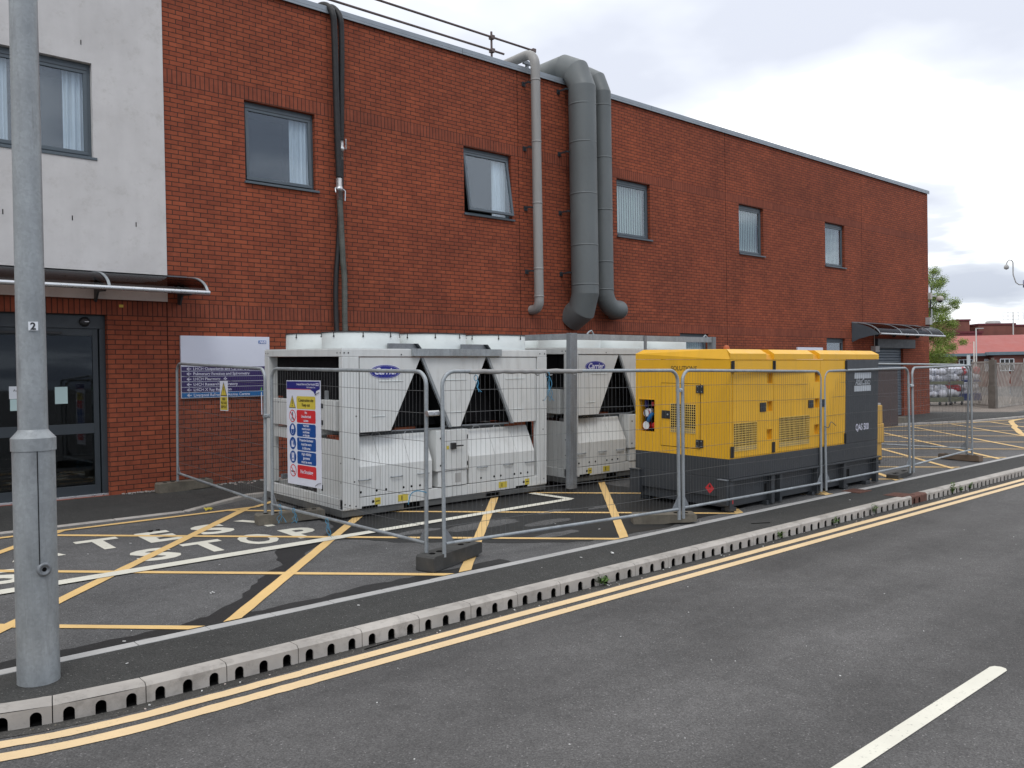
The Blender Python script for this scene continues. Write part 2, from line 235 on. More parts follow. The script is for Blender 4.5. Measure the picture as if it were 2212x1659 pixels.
# ------------------------------------------------------------------ mesh helpers
class MB:
    def __init__(s): s.v=[]; s.f=[]; s.m=[]; s.mats=[]; s.sm=[]
    def mi(s,m):
        if m not in s.mats: s.mats.append(m)
        return s.mats.index(m)
    def add(s,vs,fs,m,smooth=False):
        o=len(s.v); s.v+= [tuple(p) for p in vs]; k=s.mi(m)
        for f in fs: s.f.append([o+i for i in f]); s.m.append(k); s.sm.append(smooth)
        return s
    def box(s,x0,x1,y0,y1,z0,z1,m,xf=None):
        vs=[Vector((x,y,z)) for z in (z0,z1) for y in (y0,y1) for x in (x0,x1)]
        if xf: vs=[xf@p for p in vs]
        return s.add(vs,[(0,2,3,1),(4,5,7,6),(0,1,5,4),(2,6,7,3),(0,4,6,2),(1,3,7,5)],m)
    def prism(s,poly,y0,y1,m,axis='y'):
        # poly of (a,b) extruded; axis y: (x,z); axis z: (x,y); axis x: (y,z)
        n=len(poly)
        def P(a,b,c): return (a,c,b) if axis=='y' else ((a,b,c) if axis=='z' else (c,a,b))
        vs=[P(a,b,y0) for a,b in poly]+[P(a,b,y1) for a,b in poly]
        fs=[tuple(range(n)),tuple(range(2*n-1,n-1,-1))]+[(i,i+n,(i+1)%n+n,(i+1)%n) for i in range(n)]
        return s.add(vs,fs,m)
    def poly(s,pts,m): return s.add(pts,[tuple(range(len(pts)))],m)
    def tube(s,path,r,m,n=10,caps=True,smooth=True,mitre=False):
        path=[Vector(p) for p in path]; rings=[]; up=None
        for i,p in enumerate(path):
            d=(path[min(i+1,len(path)-1)]-path[max(i-1,0)]).normalized()
            if up is None:
                up=Vector((0,0,1)) if abs(d.z)<0.9 else Vector((1,0,0))
            a=d.cross(up).normalized(); b=a.cross(d).normalized(); up=b
            rr=r if not callable(r) else r(i/(len(path)-1))
            if 0<i<len(path)-1:
                d1=(path[i]-path[i-1]).normalized(); d2=(path[i+1]-path[i]).normalized()
                k=1/max(0.5,math.sqrt((1+d1.dot(d2))/2))
            else: k=1
            rings.append([p+(a*math.cos(2*PI*j/n)+b*math.sin(2*PI*j/n)*(1))*rr if not mitre else p+(a*math.cos(2*PI*j/n)+b*k*math.sin(2*PI*j/n))*rr for j in range(n)])
        vs=[q for rg in rings for q in rg]; fs=[]
        for i in range(len(path)-1):
            for j in range(n):
                k=(j+1)%n; fs.append((i*n+j,i*n+k,(i+1)*n+k,(i+1)*n+j))
        s.add(vs,fs,m,smooth)
        if caps:
            s.add(rings[0],[tuple(range(n))],m); s.add(rings[-1],[tuple(range(n-1,-1,-1))],m)
        return s
    def lathe(s,prof,c,m,n=24,axis='z',smooth=True):
        vs=[];fs=[]
        for (r,h) in prof:
            for j in range(n):
                a=2*PI*j/n; p=(r*math.cos(a),r*math.sin(a),h)
                if axis=='y': p=(p[0],h,p[1])
                if axis=='x': p=(h,p[0],p[1])
                vs.append((p[0]+c[0],p[1]+c[1],p[2]+c[2]))
        for i in range(len(prof)-1):
            for j in range(n):
                k=(j+1)%n; fs.append((i*n+j,i*n+k,(i+1)*n+k,(i+1)*n+j))
        return s.add(vs,fs,m,smooth)
    def disc(s,c,r,m,axis='y',n=20,rz=None,flip=False):
        rz=rz or r; vs=[]
        for j in range(n):
            a=2*PI*j/n
            if axis=='y': vs.append((c[0]+r*math.cos(a),c[1],c[2]+rz*math.sin(a)))
            elif axis=='x': vs.append((c[0],c[1]+r*math.cos(a),c[2]+rz*math.sin(a)))
            else: vs.append((c[0]+r*math.cos(a),c[1]+rz*math.sin(a),c[2]))
        return s.add(vs,[tuple(range(n))],m)
    def text(s,txt,size,m,o,xd,yd,align='LEFT',shear=0,bold=0.0,sx=1.0,depth=0.0):
        vs,fs=glyphs(txt,size,align,shear,bold); o=Vector(o); xd=Vector(xd); yd=Vector(yd)
        return s.add([o+xd*(v[0]*sx)+yd*v[1] for v in vs],fs,m)
    def build(s,name,parent=None,bevel=0,xf=None):
        me=bpy.data.meshes.new(name); vs=s.v if xf is None else [tuple(xf@Vector(p)) for p in s.v]
        me.from_pydata(vs,[],s.f)
        for m in s.mats: me.materials.append(m)
        me.polygons.foreach_set('material_index',s.m); me.polygons.foreach_set('use_smooth',s.sm); me.update()
        o=bpy.data.objects.new(name,me); COL.objects.link(o)
        if parent: o.parent=parent
        if bevel>0:
            b=o.modifiers.new('bevel','BEVEL'); b.width=bevel; b.segments=2; b.limit_method='ANGLE'; b.angle_limit=R(40)
        return o
_g={}
def glyphs(txt,size,align,shear,bold):
    k=(txt,size,align,shear,bold)
    if k in _g: return _g[k]
    c=bpy.data.curves.new('t','FONT'); c.body=txt; c.size=size; c.align_x=align; c.shear=shear; c.offset=bold; c.resolution_u=3
    o=bpy.data.objects.new('t',c); COL.objects.link(o); dg=bpy.context.evaluated_depsgraph_get()
    me=bpy.data.meshes.new_from_object(o.evaluated_get(dg)); vs=[tuple(v.co) for v in me.vertices]; fs=[tuple(p.vertices) for p in me.polygons]
    bpy.data.objects.remove(o); bpy.data.curves.remove(c); bpy.data.meshes.remove(me)
    _g[k]=(vs,fs); return _g[k]
def tag(o,label,cat,group=None):
    o['label']=label; o['category']=cat
    if group: o['group']=group
    return o
def thing(name,label,cat,loc=(0,0,0),rot=(0,0,0),group=None):
    o=bpy.data.objects.new(name,None); COL.objects.link(o); o.location=loc; o.rotation_euler=rot; o.empty_display_size=0.2
    return tag(o,label,cat,group)
def struct(mb,name,kind='structure',bevel=0):
    o=mb.build(name,None,bevel); o['kind']=kind; return o
def kids(o): return [c for c in bpy.data.objects if c.parent==o]
def copy_tree(o,parent=None):
    c=o.copy(); COL.objects.link(c); c.parent=parent
    for ch in kids(o): copy_tree(ch,c)
    return c
SL=0.026; TILT=math.atan(SL)
def gz(y): return SL*y
# ------------------------------------------------------------------ ground, road, kerb
KX=-2.95; KR=2.5; KY=-8.05   # the kerb line is straight for X>KX and sweeps away to the left
def kpt(s,off):
    # s metres along kerb (s=0 at X=KX, positive right); off metres toward the road
    if s>=0: return (KX+s,KY-off)
    a=-s/KR
    if a<PI/2: return (KX-(KR+off)*math.sin(a),KY+KR-(KR+off)*math.cos(a))
    e=-s-KR*PI/2; return (KX-KR-off,KY+KR+e)
def rz(y): # road surface height with camber
    if y>-8.05: return -0.335
    if y>-11.57: return -0.335+0.015*(-8.05-y)
    return -0.335+0.015*3.52-0.015*(-11.57-y)
xs=[-150,-60,-20,-5.6,10,40,100,260]; ysr=[300,-4,-8.05,-9.8,-11.57,-15.0,-60,-260]
g=MB(); 
for i in range(len(xs)-1):
    for j in range(len(ysr)-1):
        q=[(xs[i],ysr[j+1]),(xs[i+1],ysr[j+1]),(xs[i+1],ysr[j]),(xs[i],ysr[j])]
        zf=lambda y: rz(max(y,-15.0)) if y>-16 else rz(-15)
        g.poly([(x,y,zf(y)) for x,y in q],ROAD)
struct(g,'road')
# yard sheet, edging, footway
SMIN=-KR*PI/2-12
def strip(name,m,offs,zs,s0,s1,n,extra=None):
    b=MB(); ss=[s0+(s1-s0)*i/n for i in range(n+1)]
    for i in range(n):
        a=[kpt(ss[i],o) for o in offs]; c=[kpt(ss[i+1],o) for o in offs]
        for k in range(len(offs)-1):
            b.poly([(*a[k+1],zs[k+1]),(*c[k+1],zs[k+1]),(*c[k],zs[k]),(*a[k],zs[k])],m)
    return b
EY0,EY1=-7.165,-7.27
# footway between edging and kerb
ft=MB(); KTOP=-0.207; KI=0.13
def fz(y): return gz(y)
pin=[]; n=24
for i in range(n+1):
    s=-i*(KR*math.acos((KY+KR-EY1)/(KR-KI)) if False else KR*0.98)/n
    pin.append(kpt(s,-KI))
pin=[p for p in pin if p[1]<EY1]
ptsL=[(p[0],p[1]) for p in pin]
fw=[(60,KY+KI),]+ptsL+[(ptsL[-1][0]-0.02,EY1),(60,EY1)]
ft.poly([(x,y,fz(y)-0.001) for x,y in reversed(fw)],FOOT); struct(ft,'footway')
xL=ptsL[-1][0]
# edging kerb stones, flush, with joints
ed=MB(); x=-3.3-0.53*4
ed.box(xL-0.1,60,EY1+0.004,EY0-0.004,-0.35,gz(-7.2)-0.004,HOLE)
while x<60:
    a=max(x+0.002,xL-0.1)
    if x+0.53>xL and not (7.9<x+0.2<8.2 and False):
        ed.box(a,x+0.528,EY1,EY0,-0.30,gz(-7.2)+0.003+random.uniform(-0.001,0.0015),CONC2)
    x+=0.53
struct(ed,'edging_kerb',bevel=0.004)
yd=MB()
KB=21.6
yard=[(-6.2,-1.2),(-6.2,EY0),(60,EY0),(60,30),(28.5,30),(28.5,-1.2)]
zl=[(-6.2,EY0),(60,EY0),(60,-1.2),(-6.2,-1.2)]
yd.poly([(x,y,gz(y)) for x,y in zl],YARD)
yd.poly([(x,y,gz(y)) for x,y in [(28.3,-1.2),(60,-1.2),(60,30),(28.3,30)]],YARD)
# side-road end on the left beyond the edging
yd.poly([(x,y,gz(y)) for x,y in [(-5.2,EY0),(-6.2,EY0),(-6.2,-1.2),(-30,-1.2),(-30,-3.0),(-5.44,-3.0)][0:3]],YARD)
struct(yd,'yard')
# pavement along the building (left part flush, right part raised)
pv=MB()
PL=[(-30,-2.06),(-0.57,-2.06),(0.55,-1.55),(21.0,-1.55),(24.5,-2.72),(28.6,-2.72),(29.5,-2.72),(28.3,0.0),(-30,0.0)]
def pz(x): return -0.045 if x<-0.6 else (-0.045+ (x+0.6)/1.2*0.065 if x<0.6 else 0.02)
pv.poly([(-30,-2.06,-0.047),(-0.57,-2.06,-0.047),(-0.57,0,-0.0),(-30,0,-0.0)],FOOT)
pv.poly([(-0.57,-2.06,-0.047),(0.55,-1.55,0.015),(0.55,0,0.01),(-0.57,0,0.0)],FOOT)
pv.poly([(0.55,-1.55,0.015),(20.8,-1.55,0.015),(20.8,0,0.01),(0.55,0,0.01)],FOOT)
pv.poly([(20.8,-1.55,0.015),(24.6,-2.75,0.0),(32,-3.3,-0.04),(28.6,0,0.01),(20.8,0,0.01)],FOOT)
struct(pv,'pavement')
kb=MB()
def kline(a,b,za,zb,wd=0.11):
    a=Vector(a);b=Vector(b); d=(b-a).normalized(); nrm=Vector((d.y,-d.x)) # toward -Y side
    L_=(b-a).length; k=max(1,round(L_/0.9))
    for i in range(k):
        p=a.lerp(b,i/k)+d*0.003; q=a.lerp(b,(i+1)/k)-d*0.003; z0=za+(zb-za)*i/k; z1=za+(zb-za)*(i+1)/k
        o=nrm*wd; vs=[(p.x,p.y,z0),(q.x,q.y,z1),(q.x+o.x,q.y+o.y,z1),(p.x+o.x,p.y+o.y,z0)]
        vb=[(v[0],v[1],-0.3) for v in vs]
        kb.add(vs+vb,[(0,3,2,1),(0,1,5,4),(1,2,6,5),(2,3,7,6),(3,0,4,7)],CONC)
kline((-30,-2.06),(-0.57,-2.06),-0.042,-0.042); kline((-0.57,-2.06),(0.55,-1.55),-0.042,0.02); kline((0.55,-1.55),(20.8,-1.55),0.02,0.02); kline((20.8,-1.55),(24.6,-2.75),0.02,-0.01); kline((24.6,-2.75),(32,-3.3),-0.01,-0.05)
struct(kb,'pavement_kerb',bevel=0.012)
# tan paving beyond the building corner
tp=MB(); tp.poly([(x,y,gz(y)+0.006) for x,y in [(29.3,0.0),(31.4,-1.9),(39,-1.2),(46,1.5),(46,9),(28.6,9),(28.6,0.6)]],TAN); struct(tp,'tan_paving')
# drain kerb: slotted units
dk=MB(); dkd=MB()
HB=-0.335; HT=KTOP+0.002; UN=0.53; P3=UN/3
def kv(s,off,z): x,y=kpt(s,off); return (x,y,z)
s=-UN*8-0.0; s0=KX
off_joint=( -2.97-KX)%UN
units=[]; sj=off_joint-UN*14
while sj<62: units.append(sj); sj+=UN
MH=(8.0,8.45) # iron cover unit position in X
hs=0.032; sp_=0.055
for uj in units:
    iron = abs((uj+UN/2+KX)-8.2)<UN/2
    g0=0.003; a,b=uj+g0,uj+UN-g0; mat=RUST if iron else CONC
    far = uj>24
    # top + arris + back
    prof=[(-KI,HT-0.0),(-0.022,HT),(0.0,HT-0.020)]
    for k in range(2):
        dk.poly([kv(a,prof[k+1][0],prof[k+1][1]),kv(b,prof[k+1][0],prof[k+1][1]),kv(b,prof[k][0],prof[k][1]),kv(a,prof[k][0],prof[k][1])],mat)
    for e,fl in ((a,0),(b,1)):
        q=[kv(e,-KI,HT),kv(e,-0.022,HT),kv(e,0,HT-0.02),kv(e,0,HB-0.05),kv(e,-KI,HB-0.05)]
        dk.poly(q if fl else q[::-1],mat)
    zt=HT-0.02
    nh=2 if iron else 3
    for h in range(3):
        c=uj+P3*(h+0.5); l=max(a,c-P3/2); r=min(b,c+P3/2)
        if iron and h==2:
            dk.poly([kv(l,0,HB-0.05),kv(r,0,HB-0.05),kv(r,0,zt),kv(l,0,zt)],mat); continue
        arch=[(c-hs,HB-0.01)]+[(c-hs*math.cos(PI*t/8),HB+sp_+hs*math.sin(PI*t/8)) for t in range(9)]+[(c+hs,HB-0.01)]
        dk.poly([kv(l,0,HB-0.01),kv(c-hs,0,HB-0.01),kv(c-hs,0,HB+sp_),kv(l,0,HB+sp_)],mat)
        dk.poly([kv(c+hs,0,HB-0.01),kv(r,0,HB-0.01),kv(r,0,HB+sp_),kv(c+hs,0,HB+sp_)],mat)
        up=[(l,HB+sp_)]+arch[1:6]; dk.poly([kv(l,0,zt)]+[kv(q[0],0,q[1]) for q in up]+[kv(c,0,zt)],mat)
        up=arch[5:10]+[(r,HB+sp_)]; dk.poly([kv(c,0,zt)]+[kv(q[0],0,q[1]) for q in up]+[kv(r,0,zt)],mat)
        for q0,q1 in zip(arch[:-1],arch[1:]):
            dk.poly([kv(q0[0],0,q0[1]),kv(q0[0],-0.012,q0[1]),kv(q1[0],-0.012,q1[1]),kv(q1[0],0,q1[1])],mat); dk.poly([kv(q0[0],-0.012,q0[1]),kv(q0[0],-0.10,q0[1]),kv(q1[0],-0.10,q1[1]),kv(q1[0],-0.012,q1[1])],HOLE)  # slot tunnel coloured near-black to stand for the shade inside
        dk.poly([kv(q[0],-0.10,q[1]) for q in arch],HOLE); dk.poly([kv(c-hs,0.0,HB+0.0075),kv(c+hs,0.0,HB+0.0075),kv(c+hs,-0.10,HB+0.0075),kv(c-hs,-0.10,HB+0.0075)],HOLE)
    # joint filler
    dk.poly([kv(uj-0.004,-KI+0.002,HT-0.006),kv(uj+0.004,-KI+0.002,HT-0.006),kv(uj+0.004,-0.02,HT-0.006),kv(uj-0.004,-0.02,HT-0.006)],HOLE)
    dk.poly([kv(uj-0.004,-0.006,HB),kv(uj+0.004,-0.006,HB),kv(uj+0.004,-0.006,zt),kv(uj-0.004,-0.006,zt)],HOLE)
struct(dk,'drain_kerb')
# double yellow lines
def yline(o0,o1,name,mat):
    b=MB(); n=150
    ss=[-KR*1.5+i*0.08 for i in range(60)]+[1.0+i*1.0 for i in range(62)]
    for i in range(len(ss)-1):
        jit=lambda k: 0.0035*math.sin(k*37.7)+0.003*math.sin(k*91.1)
        pts=[]
        for s_,o in ((ss[i],o1),(ss[i+1],o1),(ss[i+1],o0),(ss[i],o0)):
            x,y=kpt(s_,o+jit(s_+o*5)); pts.append((x,y,rz(y)+0.005))
        b.poly(pts,mat)
    return struct(b,name)
yline(0.155,0.265,'yellow_line',YEL2); yline(0.345,0.462,'yellow_line',YEL2)
# gutter grit along the kerb
GR=asphalt('gutter_grit',0.055,0.35,tint=(1,0.95,0.87),patch=0.3)
gg=strip('g',GR,[0.0,0.11],[HB+0.004,HB+0.004],-6,60,160); struct(gg,'gutter')
# centre line dashes
dash=MB()
for k in range(-3,9):
    xe=1.40+k*6.0*0.98
    pts=[(xe-2.9,-11.515),(xe-2.9,-11.618),(xe-0.05,-11.618),(xe-0.012,-11.60),(xe,-11.567),(xe-0.012,-11.53),(xe-0.05,-11.515)]
    dash.poly([(x,y,rz(y)+0.005) for x,y in pts],WHI)
struct(dash,'centre_line')
# yard markings
def clipseg(p,d,ylo,yhi,xlo=-6,xhi=60):
    t0=(ylo-p[1])/d[1]; t1=(yhi-p[1])/d[1]; t0,t1=min(t0,t1),max(t0,t1)
    return (p[0]+d[0]*t0,p[1]+d[1]*t0),(p[0]+d[0]*t1,p[1]+d[1]*t1)
def quadline(b,p,q,wd,dz,m):
    p=Vector(p);q=Vector(q); d=(q-p).normalized(); n=Vector((-d.y,d.x))*wd/2; k=max(1,int((q-p).length/0.25))
    for i in range(k):
        a=p.lerp(q,i/k); c=p.lerp(q,(i+1)/k); ja=Vector((0,0)) 
        w1=1+0.05*math.sin(a.x*23+a.y*31); w2=1+0.05*math.sin(c.x*23+c.y*31)
        pts=[a-n*w1,c-n*w2,c+n*w2,a+n*w1]; lim=EY0+0.003; out=[]
        for u_,v_ in zip(pts,pts[1:]+pts[:1]):
            iu,iv=u_.y>=lim,v_.y>=lim
            if iu: out.append(u_)
            if iu!=iv: out.append(u_.lerp(v_,(lim-u_.y)/(v_.y-u_.y)))
        if len(out)>2: b.poly([(v.x,v.y,gz(v.y)+dz) for v in out],m)
hA=MB(); 
def yb(x): # border line on building side
    if x<0.4: return -2.44
    if x<0.9: return -2.44+(x-0.4)*0.9
    if x<20.5: return -1.99
    if x<24.5: return -1.99-(x-20.5)*0.24
    return -2.95-(x-24.5)*0.17
for k in range(0,15):
    x5=-4.63+2.43*k; d=Vector((1,-0.93)).normalized()
    p,q=clipseg((x5,-5),d,EY0-0.12,-2.2); 
    if p[0]>q[0]: p,q=q,p
    top=p; yy=yb(top[0]); p,q=clipseg((x5,-5),d,EY0-0.12,yy)
    quadline(hA,p,q,0.085,0.0065,YEL)
struct(hA,'yellow_hatching')
hB=MB()
for k in range(-1,12):
    x5=-2.28+2.335*k; d=Vector((1,1.04)).normalized()
    p,q=clipseg((x5,-5),d,EY0-0.12,-2.2); q=(q[0],q[1]); xt=max(p[0],q[0]); p,q=clipseg((x5,-5),d,EY0-0.12,yb(xt))
    quadline(hB,p,q,0.11,0.008,YEL)
struct(hB,'yellow_hatching')
bd=MB(); xx=-6.0
while xx<33:
    quadline(bd,(xx,yb(xx)),(xx+0.45,yb(xx+0.45)),0.09,0.0095,YEL); xx+=0.45
for a in range(14):  # curved yellow nosing at far right
    t0=PI*0.5+a*PI*0.9/14; t1=PI*0.5+(a+1)*PI*0.9/14; 
loop=[(27.2,-3.42),(26.2,-3.5),(25.6,-3.68),(24.9,-3.95),(24.0,-4.32),(23.2,-4.55),(22.4,-4.9),(21.6,-5.2),(20.8,-5.55),(20.2,-5.9)]
for a,c in zip(loop[:-1],loop[1:]): quadline(bd,a,c,0.16,0.011,YEL)
struct(bd,'yellow_border')
wl=MB(); quadline(wl,(-6,-5.05),(-3.25,-5.05),0.16,0.0125,WHI); quadline(wl,(-3.25,-5.05),(0.2,-4.98),0.16,0.0125,WHI); quadline(wl,(0.2,-4.98),(4.05,-4.87),0.14,0.0125,WHI); quadline(wl,(4.08,-4.9),(4.0,-4.1),0.13,0.014,WHI); struct(wl,'white_line')
lt=MB()
def gtext(ch,xc,y0,h,wd,bold=0.035):
    vs,fs=glyphs(ch,1.0,'LEFT',0,bold); x0=min(v[0] for v in vs);x1=max(v[0] for v in vs);z0=min(v[1] for v in vs);z1=max(v[1] for v in vs)
    lt.add([(xc-wd/2+(v[0]-x0)/(x1-x0)*wd, y0+(v[1]-z0)/(z1-z0)*h, gz(y0+(v[1]-z0)/(z1-z0)*h)+0.005) for v in vs],fs,WHI)
for ch,xc,wd in (('G',-3.3,0.46),('A',-2.68,0.5),('T',-1.99,0.45),('E',-1.37,0.38),('S',-0.74,0.42),('Y',-0.12,0.46)): gtext(ch,xc,-3.84,0.62,wd)
for ch,xc,wd in (('S',-3.12,0.42),('S',-1.71,0.44),('T',-1.14,0.44),('O',-0.565,0.42),('P',0.0,0.38)): gtext(ch,xc,-4.73,0.60,wd)
struct(lt,'road_lettering')
# wet asphalt
def blob(b,pts,dz,m,jag=0.03,sub=9):
    out=[]
    for i in range(len(pts)):
        p=Vector(pts[i]); q=Vector(pts[(i+1)%len(pts)]); k=max(2,int((q-p).length*sub))
        d=(q-p).normalized() if (q-p).length>0 else Vector((1,0)); nn=Vector((-d.y,d.x))
        for j in range(k):
            o=0 if j==0 else random.uniform(-jag,jag)
            v=p.lerp(q,j/k)+nn*o+Vector((random.uniform(-jag,jag)*0.8,0)); v.y=max(v.y,EY0+0.004)
            out.append((v.x,v.y,gz(v.y)+dz))
    from mathutils.geometry import tessellate_polygon
    tr_=tessellate_polygon([[Vector(p) for p in out]])
    b.add(out,[t if (Vector(out[t[1]])-Vector(out[t[0]])).cross(Vector(out[t[2]])-Vector(out[t[0]])).z>0 else t[::-1] for t in tr_],m)
wt=MB()
blob(wt,[(-4.6,-7.03),(-3.25,-7.0),(-2.87,-7.0),(-2.49,-7.0),(-2.27,-6.95),(-2.12,-6.93),(-1.94,-6.75),(-1.81,-6.69),(-1.55,-6.39),(-1.16,-5.91),(-0.9,-5.75),(-0.72,-5.16),(-0.44,-4.94),(0.1,-4.75),(0.5,-4.3),(0.6,-2.8),(4.6,-2.7),(5.6,-4.0),(5.6,-6.9),(3.5,-7.10),(2.2,-7.02),(1.6,-6.6),(1.0,-6.0),(0.5,-5.6),(0.3,-5.2),(0.05,-4.98),(-0.3,-5.25),(-0.7,-5.68),(-1.1,-6.12),(-1.5,-6.58),(-1.88,-7.04),(-1.74,-7.06),(-1.3,-7.03),(-0.8,-6.97),(-0.1,-6.98),(0.9,-6.98),(0.9,-7.16),(-4.6,-7.16)],0.002,WETM)
struct(wt,'wet_patch')
dr=MB()
for c in [(1.9,-5.5,0.5),(2.6,-5.9,0.35),(3.2,-5.4,0.25),(2.2,-6.5,0.3),(1.0,-5.3,0.3),(3.9,-5.6,0.2)]:
    blob(dr,[(c[0]+c[2]*(1+0.5*random.random())*math.cos(t),c[1]+0.35*c[2]*math.sin(t)) for t in [i*PI/4 for i in range(8)]],0.0035,YARD,0.03)
struct(dr,'dry_patch')
# ------------------------------------------------------------------ buildings
def wallgrid(b,x0,x1,z0,z1,opens,bands,y=0.0,default=None,rev=0.11):
    xs=sorted({x0,x1,*[o[0] for o in opens],*[o[1] for o in opens]}); zs=sorted({z0,z1,*[o[2] for o in opens],*[o[3] for o in opens],*[k[0] for k in bands],*[k[1] for k in bands]})
    xs=[v for v in xs if x0<=v<=x1]; zs=[v for v in zs if z0<=v<=z1]
    for i in range(len(xs)-1):
        for j in range(len(zs)-1):
            cx=(xs[i]+xs[i+1])/2; cz=(zs[j]+zs[j+1])/2
            if any(o[0]<cx<o[1] and o[2]<cz<o[3] for o in opens): continue
            m=default
            for k in bands:
                if k[0]<cz<k[1]: m=k[2]
            b.poly([(xs[i],y,zs[j]),(xs[i+1],y,zs[j]),(xs[i+1],y,zs[j+1]),(xs[i],y,zs[j+1])],m)
    for o in opens:
        a,c,d,e=o[:4]; m=default
        b.poly([(a,y,d),(a,y,e),(a,y+rev,e),(a,y+rev,d)],m); b.poly([(c,y,d),(c,y+rev,d),(c,y+rev,e),(c,y,e)],m)
        b.poly([(a,y,e),(c,y,e),(c,y+rev,e),(a,y+rev,e)],m); b.poly([(a,y,d),(a,y+rev,d),(c,y+rev,d),(c,y,d)],m)
UW=[(1.34,2.655,5.07,6.44),(6.02,7.32,5.06,6.44),(10.70,11.95,5.05,6.44),(15.83,17.07,5.05,6.44),(20.61,21.88,5.05,6.44)]
LW=[(13.08,14.32,1.30,2.735),(20.63,21.84,1.30,2.735)]
SH=(24.0,26.1,0.0,2.70)
bb=thing('brick_building','long two storey red brick building with soldier brick bands and grey windows','building')
wm=MB(); BANDS=[(2.735,2.96,BRS),(6.45,6.675,BRS)]
wallgrid(wm,0.0,28.3,-0.35,8.34,UW+LW+[SH],BANDS,0.0,BR)
wm.poly([(28.3,0,-0.35),(28.3,22,-0.35),(28.3,22,8.34),(28.3,0,8.34)],BR); wm.poly([(0,0,8.30),(28.3,0,8.30),(28.3,22,8.30),(0,22,8.30)],INT2); wm.poly([(28.3,22,-0.35),(-14,22,-0.35),(-14,22,8.34),(28.3,22,8.34)],BR)
wm.build('wall',bb)
jt=MB()
for X in (7.52,15.2,23.05):
    jt=MB(); jt.box(X-0.004,X+0.004,-0.002,0.01,-0.2,8.3,HOLE); jt.build('movement_joint',bb)
cp=MB(); x=0.0
while x<28.3:
    cp.box(x+0.003,min(x+3.0,28.36)-0.003,-0.055,0.45,8.335,8.42,COPE); cp.box(x+0.003,min(x+3.0,28.36)-0.003,-0.055,-0.045,8.29,8.335,COPE); x+=3.0
cp.box(28.24,28.36,0.45,22,8.335,8.42,COPE)
cp.build('coping',bb,bevel=0.006)
lo=MB()  # faint brick weathering near the base: loose mortar crumbs live on the ground instead
def window(parent,op,kind,y=0.09,mirror=False):
    x0,x1,z0,z1=op; xm=x1-x0; fr=MB(); t=0.065
    def ring(a,b,c,d,t,y0,y1,m):
        fr.box(a,b,y0,y1,d-t,d,m); fr.box(a,b,y0,y1,c,c+t,m); fr.box(a,a+t,y0,y1,c+t,d-t,m); fr.box(b-t,b,y0,y1,c+t,d-t,m)
    ring(x0,x1,z0,z1,0.05,y,y+0.07,GREY)
    wo=fr.build('window',parent,bevel=0.004)
    sash=MB(); a,b,c,d=x0+0.045,x1-0.045,z0+0.045,z1-0.05
    sash.box(a,b,0,0.05,d-c-0.10,d-c,GREY); sash.box(a,b,-0.004,0.05,d-c-0.055,d-c-0.045,BLKP)
    sash.box(a,b,0,0.05,0,0.055,GREY); sash.box(a,a+0.055,0,0.05,0.055,d-c-0.1,GREY); sash.box(b-0.055,b,0,0.05,0.055,d-c-0.1,GREY)
    so_=sash.build('sash',wo,bevel=0.004)
    pn=MB(); pn.box(a+0.05,b-0.05,0.02,0.026,0.05,d-c-0.095,GLASS); p=pn.build('pane',wo)
    ang=R(9) if kind=='open' else (R(1.4) if kind=='curtain_r' else 0)
    for q in (so_,p):
        mt=Matrix.Translation((0,y-0.012,d))@Matrix.Rotation(-ang,4,'X')@Matrix.Translation((0,0,-(d-c)))
        q.matrix_local=mt
    sl=MB(); sl.box(x0-0.02,x1+0.05,-0.045,0.10,z0-0.035,z0+0.004,GREY); sl.build('sill',wo,bevel=0.003)
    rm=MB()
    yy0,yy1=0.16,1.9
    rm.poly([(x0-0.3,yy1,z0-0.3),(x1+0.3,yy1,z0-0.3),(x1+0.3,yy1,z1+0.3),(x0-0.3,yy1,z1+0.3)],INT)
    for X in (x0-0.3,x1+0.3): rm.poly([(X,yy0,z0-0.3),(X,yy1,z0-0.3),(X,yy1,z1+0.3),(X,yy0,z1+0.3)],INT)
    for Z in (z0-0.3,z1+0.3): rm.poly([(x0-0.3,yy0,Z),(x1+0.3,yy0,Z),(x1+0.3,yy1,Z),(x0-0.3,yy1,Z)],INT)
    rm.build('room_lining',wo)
    cu=MB()
    def drape(xa,xb,yy,m,amp=0.022,wl=0.085):
        n=max(6,int((xb-xa)/0.012)); pts=[(xa+(xb-xa)*i/n,yy+amp*math.sin(2*PI*(xb-xa)*i/n/wl+0.7*math.sin(i*0.3))) for i in range(n+1)]
        for p0,p1 in zip(pts[:-1],pts[1:]): cu.add([(p0[0],p0[1],z0+0.03),(p1[0],p1[1],z0+0.03),(p1[0],p1[1],z1-0.05),(p0[0],p0[1],z1-0.05)],[(0,1,2,3)],m,True)
    if kind in('curtain_r','open'): drape(x1-0.42,x1-0.04,0.175,CURT); cu.build('curtain',wo)
    elif kind=='curtain_both':
        drape(x1-0.36,x1-0.06,0.175,CURT); cu.build('curtain',wo); cu.__init__(); drape(x0+0.04,x0+0.30,0.175,CURT); cu.build('curtain',wo)
    elif kind=='blind':
        k=13
        for i in range(k):
            xc=x0+0.06+(xm-0.12)*(i+0.5)/k; wv=0.052; an=R(18)
            cu.poly([(xc-wv*math.cos(an),0.21-wv*math.sin(an),z0+0.1),(xc+wv*math.cos(an),0.21+wv*math.sin(an),z0+0.1),(xc+wv*math.cos(an),0.21+wv*math.sin(an),z1-0.1),(xc-wv*math.cos(an),0.21-wv*math.sin(an),z1-0.1)],BLIND)
        cu.build('blind',wo)
    return wo
for op,k in zip(UW,('curtain_r','open','blind','blind','blind')): window(bb,op,k)
for op,k in zip(LW,('blind','plain')): window(bb,op,k)
